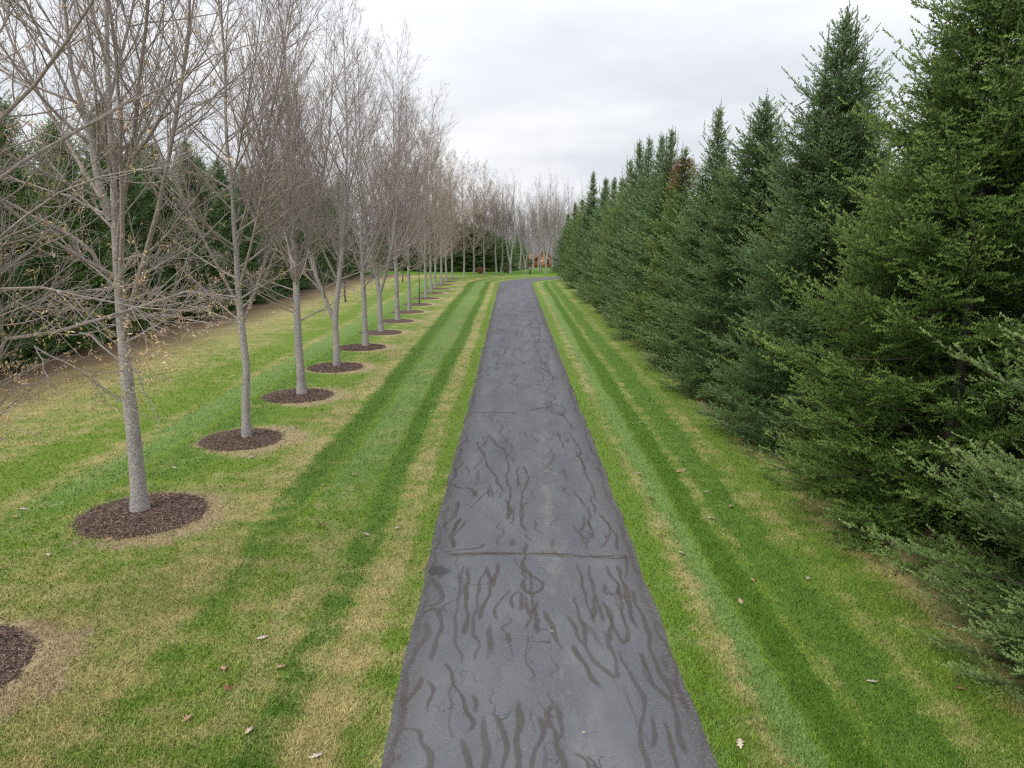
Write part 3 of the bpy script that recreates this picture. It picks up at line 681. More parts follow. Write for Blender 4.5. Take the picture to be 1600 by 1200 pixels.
# ------------------------------------------------------------------ spruces
def needle_mat(name):
    m, t, b = new_mat(name)
    a = t.new('ShaderNodeAttribute', attribute_name='tip').outputs['Fac']
    v = t.new('ShaderNodeAttribute', attribute_name='shade').outputs['Fac']
    oi = t.new('ShaderNodeObjectInfo').outputs['Color']
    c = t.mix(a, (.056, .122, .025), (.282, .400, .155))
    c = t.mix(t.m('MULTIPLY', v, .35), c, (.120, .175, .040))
    n = t.new('ShaderNodeMix', data_type='RGBA', blend_type='MULTIPLY'); n.inputs[0].default_value = 1
    t.L.new(c, n.inputs[6]); t.L.new(oi, n.inputs[7])
    t.L.new(n.outputs[2], b.inputs['Base Color']); b.inputs['Roughness'].default_value = .6; b.inputs['Specular IOR Level'].default_value = .35
    # shading normals bent upward so the needles look brighter, as if lit from above
    gn = t.new('ShaderNodeNewGeometry').outputs['Normal']
    nn = t.vm('NORMALIZE', t.vm('ADD', t.scale(gn, (.6, .6, .6)), (0, 0, .75)), (0, 0, 0)); t.L.new(nn, b.inputs['Normal'])
    tl = t.new('ShaderNodeBsdfTranslucent'); t.L.new(n.outputs[2], tl.inputs[0])
    ad = t.new('ShaderNodeMixShader'); ad.inputs[0].default_value = .25
    t.L.new(b.outputs[0], ad.inputs[1]); t.L.new(tl.outputs[0], ad.inputs[2]); t.L.new(ad.outputs[0], t.N['Material Output'].inputs[0])
    return m
m_needle = needle_mat('spruce_needles')
m_stick, t, b = new_mat('dead_stick')
n1 = t.noise(t.new('ShaderNodeNewGeometry').outputs['Position'], 20, 2)
t.L.new(t.mix(n1, (.045, .033, .026), (.11, .09, .075)), b.inputs['Base Color'])

def shoot_template(r_, k, fat):
    """needle-covered shoot along +X of length 1 (widths in metres are applied later): triangles"""
    tri = []; tip = []
    for j in range(k):
        s = (j+.5)/k; a = j*2.4+r_.normal(0, .3)
        root = np.array([s*.92, 0, 0]); hw = .115
        out = np.array([.16, math.cos(a)*.85, math.sin(a)*.85+.12])
        tri.append([root-[hw, 0, 0], root+[hw, 0, 0], root+out*[1, fat, fat]])
        tip.append([.35+.45*s]*2+[.6+.45*s])
    return np.array(tri), np.array(tip)                  # (k,3,3) yz in units of needle length
def make_shoots(P, D, L, UPV, r_, k, nl, tipw, fat=1.0):
    """needled shoots: P base, D direction, L length -> triangle verts"""
    n = len(P); D = norm(D); S_ = norm(np.cross(D, UPV)); U_ = np.cross(S_, D)
    out_v, out_t = [], []
    temps = [shoot_template(r_, k, fat) for _ in range(6)]
    which = r_.integers(0, 6, n)
    for q, (T, tp) in enumerate(temps):
        m = np.where(which == q)[0]
        if not len(m): continue
        x = T[None, :, :, 0]*L[m][:, None, None]
        y = T[None, :, :, 1]*nl[m][:, None, None]; z = T[None, :, :, 2]*nl[m][:, None, None]
        v = P[m][:, None, None, :]+x[..., None]*D[m][:, None, None, :]+y[..., None]*S_[m][:, None, None, :]+z[..., None]*U_[m][:, None, None, :]
        out_v.append(v.reshape(-1, 3)); out_t.append((tp[None]*tipw[m][:, None, None]).ravel())
    return np.concatenate(out_v), np.concatenate(out_t)
def spruce(seed, H, R, lod=0, name='spruce_tree', leaders=1, low=.10, full=1.0, slim=False):
    """lod 0: every shoot; higher: fewer, larger shoots"""
    r_ = np.random.default_rng(seed)
    bstep, sstep_, nk, nlen = [(.14, .100, 12, .031), (.17, .13, 9, .040), (.25, .21, 7, .066)][lod]
    SPx, SD, SL, SU, ST = [], [], [], [], []
    BP, BR = [], []
    env = lambda h: R*np.interp(h/H, [0, .04, .10, .3, .48, .62, .75, .875, .95, 1.0], [.95, 1.0, 1.0, .90, .74, .50, .27, .12, .05, .01] if slim else [.95, 1.0, 1.0, .90, .74, .58, .42, .22, .09, .01])
    h = low; az = r_.random()*6.28
    dirs = []
    while h < H*.965:
        f = h/H; per = int(round(np.interp(f, [0, .5, .9, 1], [7, 7, 6, 4])*full))
        for j in range(per):
            a_ = az+j*2*PI/per+r_.normal(0, .22); hh = h+r_.normal(0, .09)
            dirs.append((hh, a_, r_.uniform(.80, 1.08) if r_.random() > .10 or f < .13 else r_.uniform(1.08, 1.24)))
        az += 1.1+r_.random(); h += np.interp(f, [0, .5, 1], [.29, .27, .19])*(1.0 if lod < 2 else 1.12)*r_.uniform(.85, 1.15)*(.55 if h < .9 else 1)
    bulge = 1+.0*az
    ph_ = r_.random(4)*6.28
    for hh, a_, ls in dirs:
        f = min(1, max(.0, hh/H)); hh = max(.06, hh)
        lump = 1+.10*math.sin(3*a_+ph_[0]+hh*1.7)+.08*math.sin(5*a_+ph_[1]-hh*2.3)
        L = max(.12, env(hh)*ls*lump)
        sl = np.interp(f, [0, .12, .4, .75, 1], [.02, -.08, .12, .42, .95])+r_.normal(0, .07)
        up2 = np.interp(f, [0, .4, 1], [.10, .22, .25])
        n = 10; tt = np.linspace(0, 1, n)
        out = np.array([math.cos(a_), math.sin(a_), 0.0])
        side = np.array([-math.sin(a_), math.cos(a_), 0.0]); cv = r_.normal(0, .10)
        z = hh-.03*L+L*(sl*tt*1.0-.28*(1-f)*tt*(1-tt)+up2*tt**2.2); z = np.maximum(z, .05+.03*r_.random())
        C = out[None]*(L*tt)[:, None]+side[None]*(cv*L*tt**2)[:, None]; C[:, 2] = z
        BP.append(C); BR.append(np.linspace(.006+.0045*L, .003, n))
        # branchlets in a flat, slightly drooping spray
        t0 = max(.0, min(.50, 1-1.7/max(L, .01))) if L > 1.0 else .05
        m = max(5, int(L*(1-t0)/(bstep*np.interp(L, [.3, 1.3], [.5, 1.0])))*2)
        tb = np.sort(t0+(1-t0)*(np.arange(m)+r_.random(m))/m); tb = np.minimum(tb, .985)
        p, T = interp_on(C[None], np.zeros(m, int), tb)
        sg = np.where(np.arange(m) % 2 == 0, 1.0, -1.0)
        S_ = norm(np.cross(T, [0, 0, 1.0])); U_ = np.cross(S_, T)
        ang = r_.normal(.85, .16, m); tilt = r_.normal(-.10, .38, m)
        D = T*np.cos(ang)[:, None]+S_*(sg*np.sin(ang)*np.cos(tilt))[:, None]+U_*(np.sin(ang)*np.sin(tilt)+.08)[:, None]
        bl = np.clip((1-tb)*L*.62, .07, .62)*r_.uniform(.7, 1.15, m)
        # shoots along each branchlet
        cnt = np.maximum(1, (bl/sstep_*2).astype(int)); idx = np.repeat(np.arange(m), cnt)
        k_ = np.concatenate([np.arange(c_) for c_ in cnt]); s = (k_+.6+.4*r_.random(len(k_)))/cnt[idx]
        pb = p[idx]+D[idx]*(bl[idx]*s)[:, None]; pb[:, 2] -= .10*bl[idx]*s*(1-f)
        sg2 = np.where(k_ % 2 == 0, 1.0, -1.0); an2 = r_.normal(.72, .15, len(idx))*np.where(s > .93, .25, 1)
        S2 = norm(np.cross(D[idx], U_[idx])); 
        D2 = D[idx]*np.cos(an2)[:, None]+S2*(sg2*np.sin(an2))[:, None]+U_[idx]*(r_.normal(.10, .20, len(idx)))[:, None]
        SPx.append(pb); SD.append(D2); SL.append(r_.uniform(.08, .145, len(idx))*(1.0, 1.5, 2.3)[lod]*np.clip(bl[idx]/.25, .55, 1.15)); SU.append(U_[idx])
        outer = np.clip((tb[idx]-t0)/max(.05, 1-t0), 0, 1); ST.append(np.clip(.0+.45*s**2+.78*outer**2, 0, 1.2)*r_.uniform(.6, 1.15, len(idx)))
        # sparse older needles further in
        mi = 1+int(L*(15, 11, 8)[lod])
        if mi > 1:
            ti = .08+.52*r_.random(mi); p, T = interp_on(C[None], np.zeros(mi, int), ti)
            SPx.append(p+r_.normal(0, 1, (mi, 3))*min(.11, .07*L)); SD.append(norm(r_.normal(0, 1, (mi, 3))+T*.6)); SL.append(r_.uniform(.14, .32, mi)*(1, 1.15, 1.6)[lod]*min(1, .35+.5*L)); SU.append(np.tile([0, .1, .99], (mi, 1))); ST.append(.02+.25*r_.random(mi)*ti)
        # shoots on the main axis, standing up a little, and the leading shoot
        ma = max(3, int(L*(1-t0)/(sstep_*1.2))); ta = np.minimum(.99, t0+(1-t0)*(np.arange(ma)+.8)/ma)
        p, T = interp_on(C[None], np.zeros(ma, int), ta); S_ = norm(np.cross(T, [0, 0, 1.0])); U_ = np.cross(S_, T)
        al = r_.random(ma)*PI
        D3 = T*.8+S_*(np.cos(al)*.5)[:, None]+U_*(np.sin(al)*.7)[:, None]; D3[-1] = T[-1]
        SPx.append(p); SD.append(D3); l3 = r_.uniform(.06, .11, ma)*(1.0, 1.5, 2.2)[lod]; l3[-1] = .22*(1, 1.3, 1.8)[lod]*min(1, .5+L*.6); SL.append(l3); SU.append(U_); ST.append(np.clip(.3+.7*ta, 0, 1)*r_.uniform(.7, 1.1, ma))
    # leaders: upright tip spires
    tips = [(0.0, 0.0, H*.90, H)]
    for q in range(leaders-1):
        a_ = r_.random()*6.28; rr_ = r_.uniform(.25, .85); tips.append((rr_*math.cos(a_), rr_*math.sin(a_), H*r_.uniform(.80, .86), H*r_.uniform(.9, .985)))
    for q in range(3+2*leaders):                        # thin young shoots standing up round the top
        a_ = r_.random()*6.28; rr_ = abs(r_.normal(0, .32)); zb_ = H*(.955-.13*rr_); zt_ = zb_+r_.uniform(.35, .8)
        ax, ay = rr_*math.cos(a_), rr_*math.sin(a_); m = 9; zz = np.linspace(zb_, zt_-.04, m); b_ = np.arange(m)*2.4
        SPx.append(np.c_[np.full(m, ax), np.full(m, ay), zz]); SD.append(np.c_[np.cos(b_)*.5, np.sin(b_)*.5, np.full(m, .8)]); SL.append(np.linspace(.13, .05, m)); SU.append(np.tile([.3, .2, .9], (m, 1))); ST.append(np.full(m, .8))
        BP.append(resample(np.array([(ax*.4, ay*.4, zb_-.5), (ax, ay, zb_), (ax, ay, zt_)]), 10)); BR.append(np.linspace(.014, .004, 10))
    for (x, y, z0, z1) in tips:
        m = int((z1-z0)/.045); zz = np.linspace(z0, z1-.1, m); a_ = np.arange(m)*2.4
        fr = (z1-zz)/(z1-z0); e_ = np.interp(fr, [0, .35, 1], [.35, .6, 1.0])
        SPx.append(np.c_[np.full(m, x), np.full(m, y), zz]); SD.append(np.c_[np.cos(a_)*e_, np.sin(a_)*e_, np.full(m, .75)])
        SL.append(np.interp(fr, [0, .3, 1], [.035, .08, .22])*r_.uniform(.7, 1.2, m)*(1, 1.1, 1.35)[lod]); SU.append(np.tile([.3, .2, .9], (m, 1))); ST.append(np.full(m, .75))
        BP.append(resample(np.array([(x*.3, y*.3, z0-.6), (x, y, z0), (x, y, z1)]), 10)); BR.append(np.linspace(.022, .005, 10))
    P = np.concatenate(SPx); D = np.concatenate(SD); L = np.concatenate(SL); U_ = np.concatenate(SU); TW = np.concatenate(ST)
    v, tp = make_shoots(P, D, L, U_, r_, nk, np.full(len(P), nlen)*r_.uniform(.8, 1.2, len(P)), TW)
    root = empty(name, (0, 0, 0))
    n = len(v)//3
    shade = np.repeat(r_.random(n), 3)
    tk = MB(); zz = np.linspace(0, H*.95, 8); tk.tube(np.c_[np.cumsum(r_.normal(0, .02, 8)), np.cumsum(r_.normal(0, .02, 8)), zz], np.interp(zz, [0, H], [.12, .015]), 9)
    tk.build('trunk', m_bark_dark, root, True)
    v2, q2 = tubes(np.array(BP), np.array(BR), 4)
    mesh_obj('branches', v2, [q2], m_stick, root)
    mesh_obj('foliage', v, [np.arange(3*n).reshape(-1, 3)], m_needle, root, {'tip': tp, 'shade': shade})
    return root, n
def tint(o, c):
    for ch in o.children:
        if ch.name.startswith('foliage') or ch.name.startswith('dead_top'): ch.color = (*c, 1)
def reset_names(src): pass

SPH = 10.5                                              # nominal height of the models
cnts = []
spA, c_ = spruce(201, SPH, 3.05, 0, full=1.0); cnts.append(c_)
spB, c_ = spruce(202, SPH, 2.85, 0, leaders=5); cnts.append(c_)
spC, c_ = spruce(203, SPH, 2.7, 1, slim=True); cnts.append(c_)
spD, c_ = spruce(204, SPH, 2.6, 1, leaders=4, slim=True); cnts.append(c_)
spE, c_ = spruce(205, SPH, 2.6, 2, slim=True); cnts.append(c_)
spF, c_ = spruce(206, SPH, 2.6, 2, leaders=2, slim=True); cnts.append(c_)
spG, c_ = spruce(207, SPH, 2.9, 1)
spH, c_ = spruce(208, SPH, 2.9, 2)
spI, c_ = spruce(209, SPH, 2.9, 2, leaders=2)
RX = 7.9
GREEN, BLUE, OLIVE, DEEP = (1, 1, 1), (.97, 1.02, 1.07), (1.16, 1.06, .74), (.70, .80, .60)
right = [ # tip measured in the photo (x, y) or (Y, H), model, tint, label
 (('yh', 7.9, 8.3, 8.15), spB, (1.22, 1.12, 1.05), 'nearest spruce of the right hedge, greyish with tan shoots, cut by the right edge'),
 (('yh', 12.9, 11.3, 8.2), spA, (1.06, 1.08, .66), 'huge yellow green spruce filling the right edge, taller than the frame'),
 ((1325, 8), spB, BLUE, 'tall bluish green spruce with a cluster of spiky tips against the sky'),
 ((1198, 148), spB, GREEN, 'green spruce with several thin bare tips, next beyond the tall bluish one'),
 ((1125, 160), spC, (.95, 1, .9), 'spruce with one tall narrow needle like tip in the middle of the right hedge'),
 ((1072, 225), spC, OLIVE, 'spruce with a browned patch below its thin top in the right hedge'),
 ((1050, 199), spD, BLUE, 'dark bluish spruce left of the brown topped one, rightmost of four slim tips'),
 ((1035, 206), spC, BLUE, 'slim tipped spruce, third of the four slim tips seen from the left'),
 ((1015, 210), spC, GREEN, 'slim tipped spruce, second of the four slim tips seen from the left'),
 ((1000, 218), spD, (.95, 1, 1), 'slim tipped spruce, leftmost of the four slim tips'),
 ((985, 245), spC, OLIVE, 'lower yellowish spruce immediately left of the four slim tips'),
 ((960, 277), spE, GREEN, 'rightmost of the far spruces between the slim tips and the lone far spire'),
 ((947, 276), spF, BLUE, 'far bluish spruce just right of the lone far spire in the hedge'),
 ((927, 268), spE, GREEN, 'far spruce standing out as a lone narrow spire near the hedge end'),
 ((910, 309), spF, OLIVE, 'low yellowish spruce just left of the lone far spire'),
 ((899, 316), spE, GREEN, 'second last small spruce at the far end of the right hedge'),
 ((888, 332), spF, BLUE, 'last spruce at the far end of the right hedge')]
GR = 'spruces of the hedge right of the driveway'
rr = random.Random(9)
def place_spruce(src, x, y, H, label, group, tn, rz=None, wide=1.0, hm=SPH):
    s = H/hm; z = gzf(x, y)
    o = place(src, (x, y, z-.02), rr.uniform(0, 6.28) if rz is None else rz, (wide, wide, s), label, group)
    o['category'] = 'spruce'; tint(o, tn); return o
brown_host = None
for spec, src, tn, lab in right:
    if spec[0] == 'yh': _, y, H, x = spec
    else: y, H = tip_to_tree(spec[0], spec[1], RX); x = RX
    wd = {12.9: 1.15, 7.9: 1.06}.get(y, 1.0)*rr.uniform(.97, 1.05)
    o = place_spruce(src, x, y, H, lab, GR, tn, wide=wd)
    if 'browned patch' in lab: brown_host = (o, H)
    print('spruce', round(x, 1), round(y, 1), round(H, 1))
# gaps in the hedge: lower shrubs of the same kind standing between and behind, seen through the gaps
fill = [(15.5, 8.9, 9.8, 'spruce half hidden behind and between the huge yellow green and the tall bluish one'), (20.8, 9.4, 9.0, 'spruce half hidden behind the tall bluish one, ragged yellowish top'),
        (31.2, 8.8, 9.0, 'spruce half hidden behind the one with a tall narrow tip'), (10.5, 10.4, 10.5, 'spruce standing behind the nearest two at the right edge'),
        (53.5, 8.0, 9.4, 'far spruce in the hedge directly left of the lower yellowish one'), (64, 8.0, 9.2, 'far spruce half hidden to the right of the lone far spire'),
        (15.0, 12.2, 9.6, 'spruce in the back rank of the right hedge, seen through the big yellow green one'), (18.6, 12.4, 9.2, 'spruce in the back rank seen between the two tallest spruces'),
        (24.5, 11.8, 8.8, 'spruce in the back rank behind the one with several bare tips'), (8.6, 12.2, 9.5, 'spruce in the back rank at the far right edge behind the tan tipped one'), (11.6, 14.2, 9.0, 'spruce deep behind the big yellow green one at the right edge'),
        (73, 8.0, 8.6, 'far spruce half hidden to the left of the lone far spire')]
for (y, x, H, lab) in fill:
    place_spruce((spG if x > 9 else spC) if y < 40 else spE, x, y, H, lab, GR, OLIVE if y in (20.8, 15.5) else GREEN)
# browned tuft of needles below one top
m_dead, t, b = new_mat('dead_needles')
a = t.new('ShaderNodeAttribute', attribute_name='tip').outputs['Fac']
t.L.new(t.mix(a, (.10, .05, .022), (.24, .13, .06)), b.inputs['Base Color'])
o, H = brown_host
r_ = np.random.default_rng(77); n = 900
th = r_.random(n)*2*PI; zz = r_.uniform(H*.78, H*.93, n)*SPH/H; rad = np.interp(zz/SPH, [.78, .93], [.75, .25])*np.sqrt(r_.random(n))*1.15
P = np.c_[rad*np.cos(th), rad*np.sin(th), zz]; D = np.c_[np.cos(th), np.sin(th), r_.normal(.3, .3, n)]
v, tp = make_shoots(P, D, r_.uniform(.12, .24, n), np.tile([0, 0, 1.0], (n, 1)), r_, 9, np.full(n, .035), np.ones(n))
mesh_obj('dead_top', v, [np.arange(len(v)).reshape(-1, 3)], m_dead, o, {'tip': tp})['label'] = 'browned dead needles below the tip'

# left hand belt of dark conifers
GL = 'dark conifers along the left side of the lawn'
rr = random.Random(12)
ky = [18.5, 23, 27.6, 32.5, 37, 41.8, 46.4, 51, 56, 61, 66, 71, 76, 81, 86, 91, 96]
for j, y in enumerate(ky):
    src = spG if y < 45 else (spH, spI)[j % 2]
    H = rr.uniform(10.9, 12.9)
    lab = ('bright green conifer at the left edge behind the bare trees, nearest of the left belt' if j == 0 else
           'dark conifer of the left belt, %s counted from the left edge' % ordinal(j))
    place_spruce(src, -22.6+rr.uniform(-.4, .4), y, H, lab, GL, (1.05, 1.12, .75) if j in (0, 3, 4) else DEEP, wide=1.22)
for j, (y, x) in enumerate([(25, -27.5), (35, -28), (44.5, -27.5), (55, -28), (66, -28)]):
    place_spruce(spH, x, y, rr.uniform(11.5, 13), 'dark conifer in the back rank of the left belt, %s from the left edge' % ordinal(j), GL, DEEP, wide=1.2)
endl = [(600, 110, 9.5), (614, 109, 9.6), (628, 108, 9.2), (642, 107, 9.4), (655, 106, 9.0), (667, 105, 9.2), (679, 105, 8.8), (690, 104, 8.5), (702, 103, 8.0), (714, 104, 7.5), (726, 104, 7.6), (738, 104, 7.0), (750, 105, 6.6), (762, 104, 6.2), (772, 105, 5.6), (781, 107, 5.2), (789, 112, 4.9)]
for j, (px, zc, H) in enumerate(endl):
    x, y = atx(px, zc); place_spruce((spH, spI)[j % 2], x, y, H, 'dark conifer closing the end of the left lawn, %s from the right' % ordinal(len(endl)-1-j) if j < len(endl)-1 else
                                     'small dark conifer beside the twin trunked tree at the bend', 'dark conifers behind the end of the left row', DEEP, wide=.85)
for px, zc, H, lab in ((808, 140, 7.0, 'small grey green conifer beyond the far lawn, left of the cabin'), (799, 138, 5.6, 'small conifer left of the grey green one beyond the far lawn'), (817, 150, 6.0, 'conifer touching the left end of the orange cabin')):
    x, y = atx(px, zc); place_spruce(spF, x, y, H, lab, 'small conifers beyond the far lawn', (1.3, 1.25, 1.3), wide=.8)

# ------------------------------------------------------------------ shrubs beyond the bend
def shrub(name, loc, rad, H, mat, n, label, cat, seed):
    r_ = np.random.default_rng(seed); o = empty(name, loc); k = 46
    st = MB()
    P = []
    for j in range(k):
        a_ = r_.random()*6.28; q = rad*math.sqrt(r_.random()); hh = H*r_.uniform(.5, 1)
        P.append(resample([(q*.3*math.cos(a_), q*.3*math.sin(a_), 0), (q*.7*math.cos(a_), q*.7*math.sin(a_), hh*.6), (q*math.cos(a_), q*math.sin(a_), hh)], 5))
    P = np.array(P); v, q_ = tubes(P, np.tile(np.linspace(.012, .005, 5), (k, 1)), 3); mesh_obj('stems', v, [q_], m_stick, o)
    c0, _ = interp_on(P, r_.integers(0, k, n), r_.uniform(.15, 1, n)); c0 = c0+r_.normal(0, .07, (n, 3)); c0[:, 2] = np.maximum(c0[:, 2], .02)
    d = norm(r_.normal(0, 1, (n, 3))); e = norm(np.cross(d, r_.normal(0, 1, (n, 3)))); l = r_.uniform(.04, .09, n)[:, None]
    V = np.stack([c0, c0+d*l*.5+e*l*.3, c0+d*l, c0+d*l*.5-e*l*.3], 1).reshape(-1, 3)
    mesh_obj('leaves', V, [np.arange(4*n).reshape(-1, 4)], mat, o, {'shade': np.repeat(r_.random(n), 4)})
    return tag(o, label, cat)
def leaf_mat(name, a, b_):
    m, t, b = new_mat(name); at_ = t.new('ShaderNodeAttribute', attribute_name='shade').outputs['Fac']
    t.L.new(t.mix(at_, a, b_), b.inputs['Base Color']); return m
m_russet = leaf_mat('russet_leaf', (.20, .07, .035), (.40, .19, .10)); m_straw = leaf_mat('straw_leaf', (.25, .21, .12), (.42, .37, .22)); m_yel = leaf_mat('yellow_leaf', (.12, .17, .03), (.36, .36, .10))
x, y = atx(750, 97); shrub('russet_shrub', (x, y, gzf(x, y)), .9, 1.0, m_russet, 1400, 'low russet shrub before the dark conifers near the bend', 'shrub', 1)
x, y = atx(790, 100); shrub('leafy_shrub', (x, y, gzf(x, y)), .7, 1.6, m_yel, 900, 'yellow green shrub beside the twin trunked tree', 'shrub', 2)
for j, (px, zc) in enumerate(((803, 128), (809, 131), (815, 133))):
    x, y = atx(px, zc); tag(shrub('straw_shrub', (x, y, gzf(x, y)), 1.2, 1.3, m_straw, 900, 'pale straw coloured shrub at the far edge of the meadow, %s from the left' % ordinal(j), 'shrub', 5+j), group='straw shrubs')

# gate pillar and dark post at the roadside
m_brick, t, b = new_mat('pillar_stone')
n1 = t.noise(t.new('ShaderNodeNewGeometry').outputs['Position'], 9, 3); t.L.new(t.mix(n1, (.16, .12, .11), (.30, .25, .23)), b.inputs['Base Color'])
m_cap, t, b = new_mat('pillar_cap'); b.inputs['Base Color'].default_value = (.12, .05, .04, 1)
x, y = atx(828, 97); o = empty('roadside_pillar', (x, y, gzf(x, y)))
q = MB(); q.box(-.16, .16, -.16, .16, -.1, 1.0); q.build('pillar', m_brick, o)
q = MB(); q.box(-.22, .22, -.22, .22, 1.0, 1.12); q.box(-.14, .14, -.14, .14, 1.12, 1.2); q.build('cap', m_cap, o)
tag(o, 'short grey pillar with dark reddish cap beyond the bend', 'pillar')
x, y = atx(794.6, 97.5); o = empty('dark_post', (x, y, gzf(x, y)))
q = MB(); q.tube([(0,0,-.1),(.01,0,.7),(0,0,1.5)], [.11,.10,.09], 9); q.build('post', m_bark_dark, o)
q = MB(); q.tube([(0,0,1.5),(0,0,1.56),(0,0,1.6)], [.11,.11,.03], 9); q.build('cap', m_bark_dark, o)
tag(o, 'dark round post standing just left of the twin trunked tree', 'post')

# ------------------------------------------------------------------ cabin beyond the meadow
def plank(name, a, b_, sc=(1, 1, 7)):
    m, t, b = new_mat(name); g = t.new('ShaderNodeTexCoord').outputs['Object']
    n1 = t.noise(t.scale(g, (.6, .6, sc[2])), 1.0, 3); t.L.new(t.mix(n1, a, b_), b.inputs['Base Color']); return m
m_cedar = plank('cedar_siding', (.30, .13, .07), (.46, .225, .125)); m_roof = plank('shingle', (.16, .085, .055), (.30, .175, .11), (1, 1, 3)); m_trim = plank('trim', (.10, .04, .03), (.16, .06, .04))
m_glass, t, b = new_mat('window_glass'); b.inputs['Base Color'].default_value = (.02, .03, .035, 1); b.inputs['Roughness'].default_value = .1; b.inputs['Specular IOR Level'].default_value = .5
m_white, t, b = new_mat('white_paint'); b.inputs['Base Color'].default_value = (.75, .78, .8, 1)
m_lamp, t, b = new_mat('lamp_glow'); b.inputs['Emission Color'].default_value = (1, .75, .4, 1); b.inputs['Emission Strength'].default_value = 1.3; b.inputs['Base Color'].default_value = (.9, .8, .6, 1)
zc = 160.0; x0, yh = atx(823.5, zc); zb = gzf(0, yh)-.1
hx = lambda px: (px-800)*zc/F - x0
cabin = tag(empty('cabin', (x0, yh, zb)), 'small orange cedar cabin with lit lamp beyond the far lawn', 'cabin')
W1, W2, W3 = hx(839), hx(849), hx(864)
q = MB(); q.box(0, W1, .5, 5, 0, 2.0); q.box(W1, W3, 0, 5.2, 0, 2.3)
q.add([(W1,0,2.3),(W3,0,2.3),(W1+1.4,0,3.75),(W1,5.2,2.3),(W3,5.2,2.3),(W1+1.4,5.2,3.75)], [(0,1,2),(5,4,3)])
q.build('wall', m_cedar, cabin)
q = MB()
def slab(q, a, b_, y0, y1, th=.14):
    (xa, za), (xb, zb_) = a, b_
    q.add([(xa,y0,za),(xb,y0,zb_),(xb,y1,zb_),(xa,y1,za),(xa,y0,za+th),(xb,y0,zb_+th),(xb,y1,zb_+th),(xa,y1,za+th)], [(0,3,2,1),(4,5,6,7),(0,1,5,4),(1,2,6,5),(2,3,7,6),(3,0,4,7)])
slab(q, (W1-.35, 1.95), (W1+1.4, 3.76), -.4, 5.6); slab(q, (W1+1.4, 3.76), (W3+.4, 2.16), -.4, 5.6)
q.add([(-.3,.1,1.95),(W1-.36,.1,1.95),(W1-.36,2.8,3.2),(-.3,2.8,3.2),(-.3,.1,2.07),(W1-.36,.1,2.07),(W1-.36,2.8,3.32),(-.3,2.8,3.32)], [(0,3,2,1),(4,5,6,7),(0,1,5,4),(1,2,6,5),(2,3,7,6),(3,0,4,7)])
rf = q.build('roof', m_roof, cabin)
q = MB(); q.box(W1+.9, W1+1.3, 2.3, 2.7, 3.2, 4.3); q.build('chimney', m_brick, rf)
for (a, c_, z0, z1, yy) in ((W2+.55, W2+1.15, .85, 1.9, -.03), (.35, 1.3, .9, 1.6, .47)):
    q = MB(); q.box(a, c_, yy-.03, yy+.02, z0, z1); wn = q.build('window', m_glass, cabin)
    q = MB()
    for bx_ in ((a-.09, a, z0-.09, z1+.09), (c_, c_+.09, z0-.09, z1+.09), (a, c_, z0-.09, z0), (a, c_, z1, z1+.09)): q.box(bx_[0], bx_[1], yy-.06, yy+.02, bx_[2], bx_[3])
    q.build('frame', m_trim, wn)
q = MB(); q.box(W1+.25, W1+.95, -.04, .01, .05, 1.75); q.build('door', m_trim, cabin)
q = MB(); q.tube([(W2-.55,-.16,1.45),(W2-.55,-.16,1.58),(W2-.55,-.16,1.72)], [.09,.14,.07], 8); q.build('porch_lamp', m_lamp, cabin)
q = MB(); q.box(W3-.10, W3+.12, -.46, -.41, 1.75, 2.35); q.build('gable_trim', m_white, cabin)

# ------------------------------------------------------------------ distant woods closing the view
r_ = np.random.default_rng(31)
PT, RT, PL, RL, P2_, R2_ = [], [], [], [], [], []
for j in range(620):
    y = r_.uniform(182, 250); x = y*(r_.uniform(-.55, .42) if j % 3 else r_.uniform(-.12, .10)); z = gzf(x, y)-.1; H = r_.uniform(11, 17); l_ = r_.normal(0, .25, (6, 2)); l_[0] = 0
    P = np.c_[x+np.cumsum(l_[:, 0])*.6, y+np.cumsum(l_[:, 1])*.6, z+np.linspace(0, H*.9, 6)]; PT.append(P); RT.append(np.linspace(.16, .04, 6))
PT = np.array(PT); RT = np.array(RT)
A, Ar, _ = spawn(r_, PT, RT, [14]*len(PT), 5, .18, .97, .4, .9, lambda i, tt, p: 4.2*(1.15-tt)*r_.uniform(.6, 1.1, len(i)), .6, .08, .06, .02)
B_, Br, _ = spawn(r_, A, Ar, [6]*len(A), 4, .2, 1, .4, .9, lambda i, tt, p: r_.uniform(.6, 1.6, len(i)), .6, .06, .1, .014)
vs, qs, off = [], [], 0
for P_, R_, k_ in ((PT, RT, 5), (A, Ar, 3), (B_, Br, 3)):
    v, q = tubes(P_, R_, k_); vs.append(v); qs.append(q+off); off += len(v)
m_far = bark('hazed_bark', (.27, .26, .265), (.40, .39, .395))  # pale neutral grey: distance haze put into the bark colour
tag(mesh_obj('distant_wood', np.concatenate(vs), [np.concatenate(qs)], m_far), 'grey bare woodland on the horizon seen through the nearer trees', 'woodland', kind='stuff')

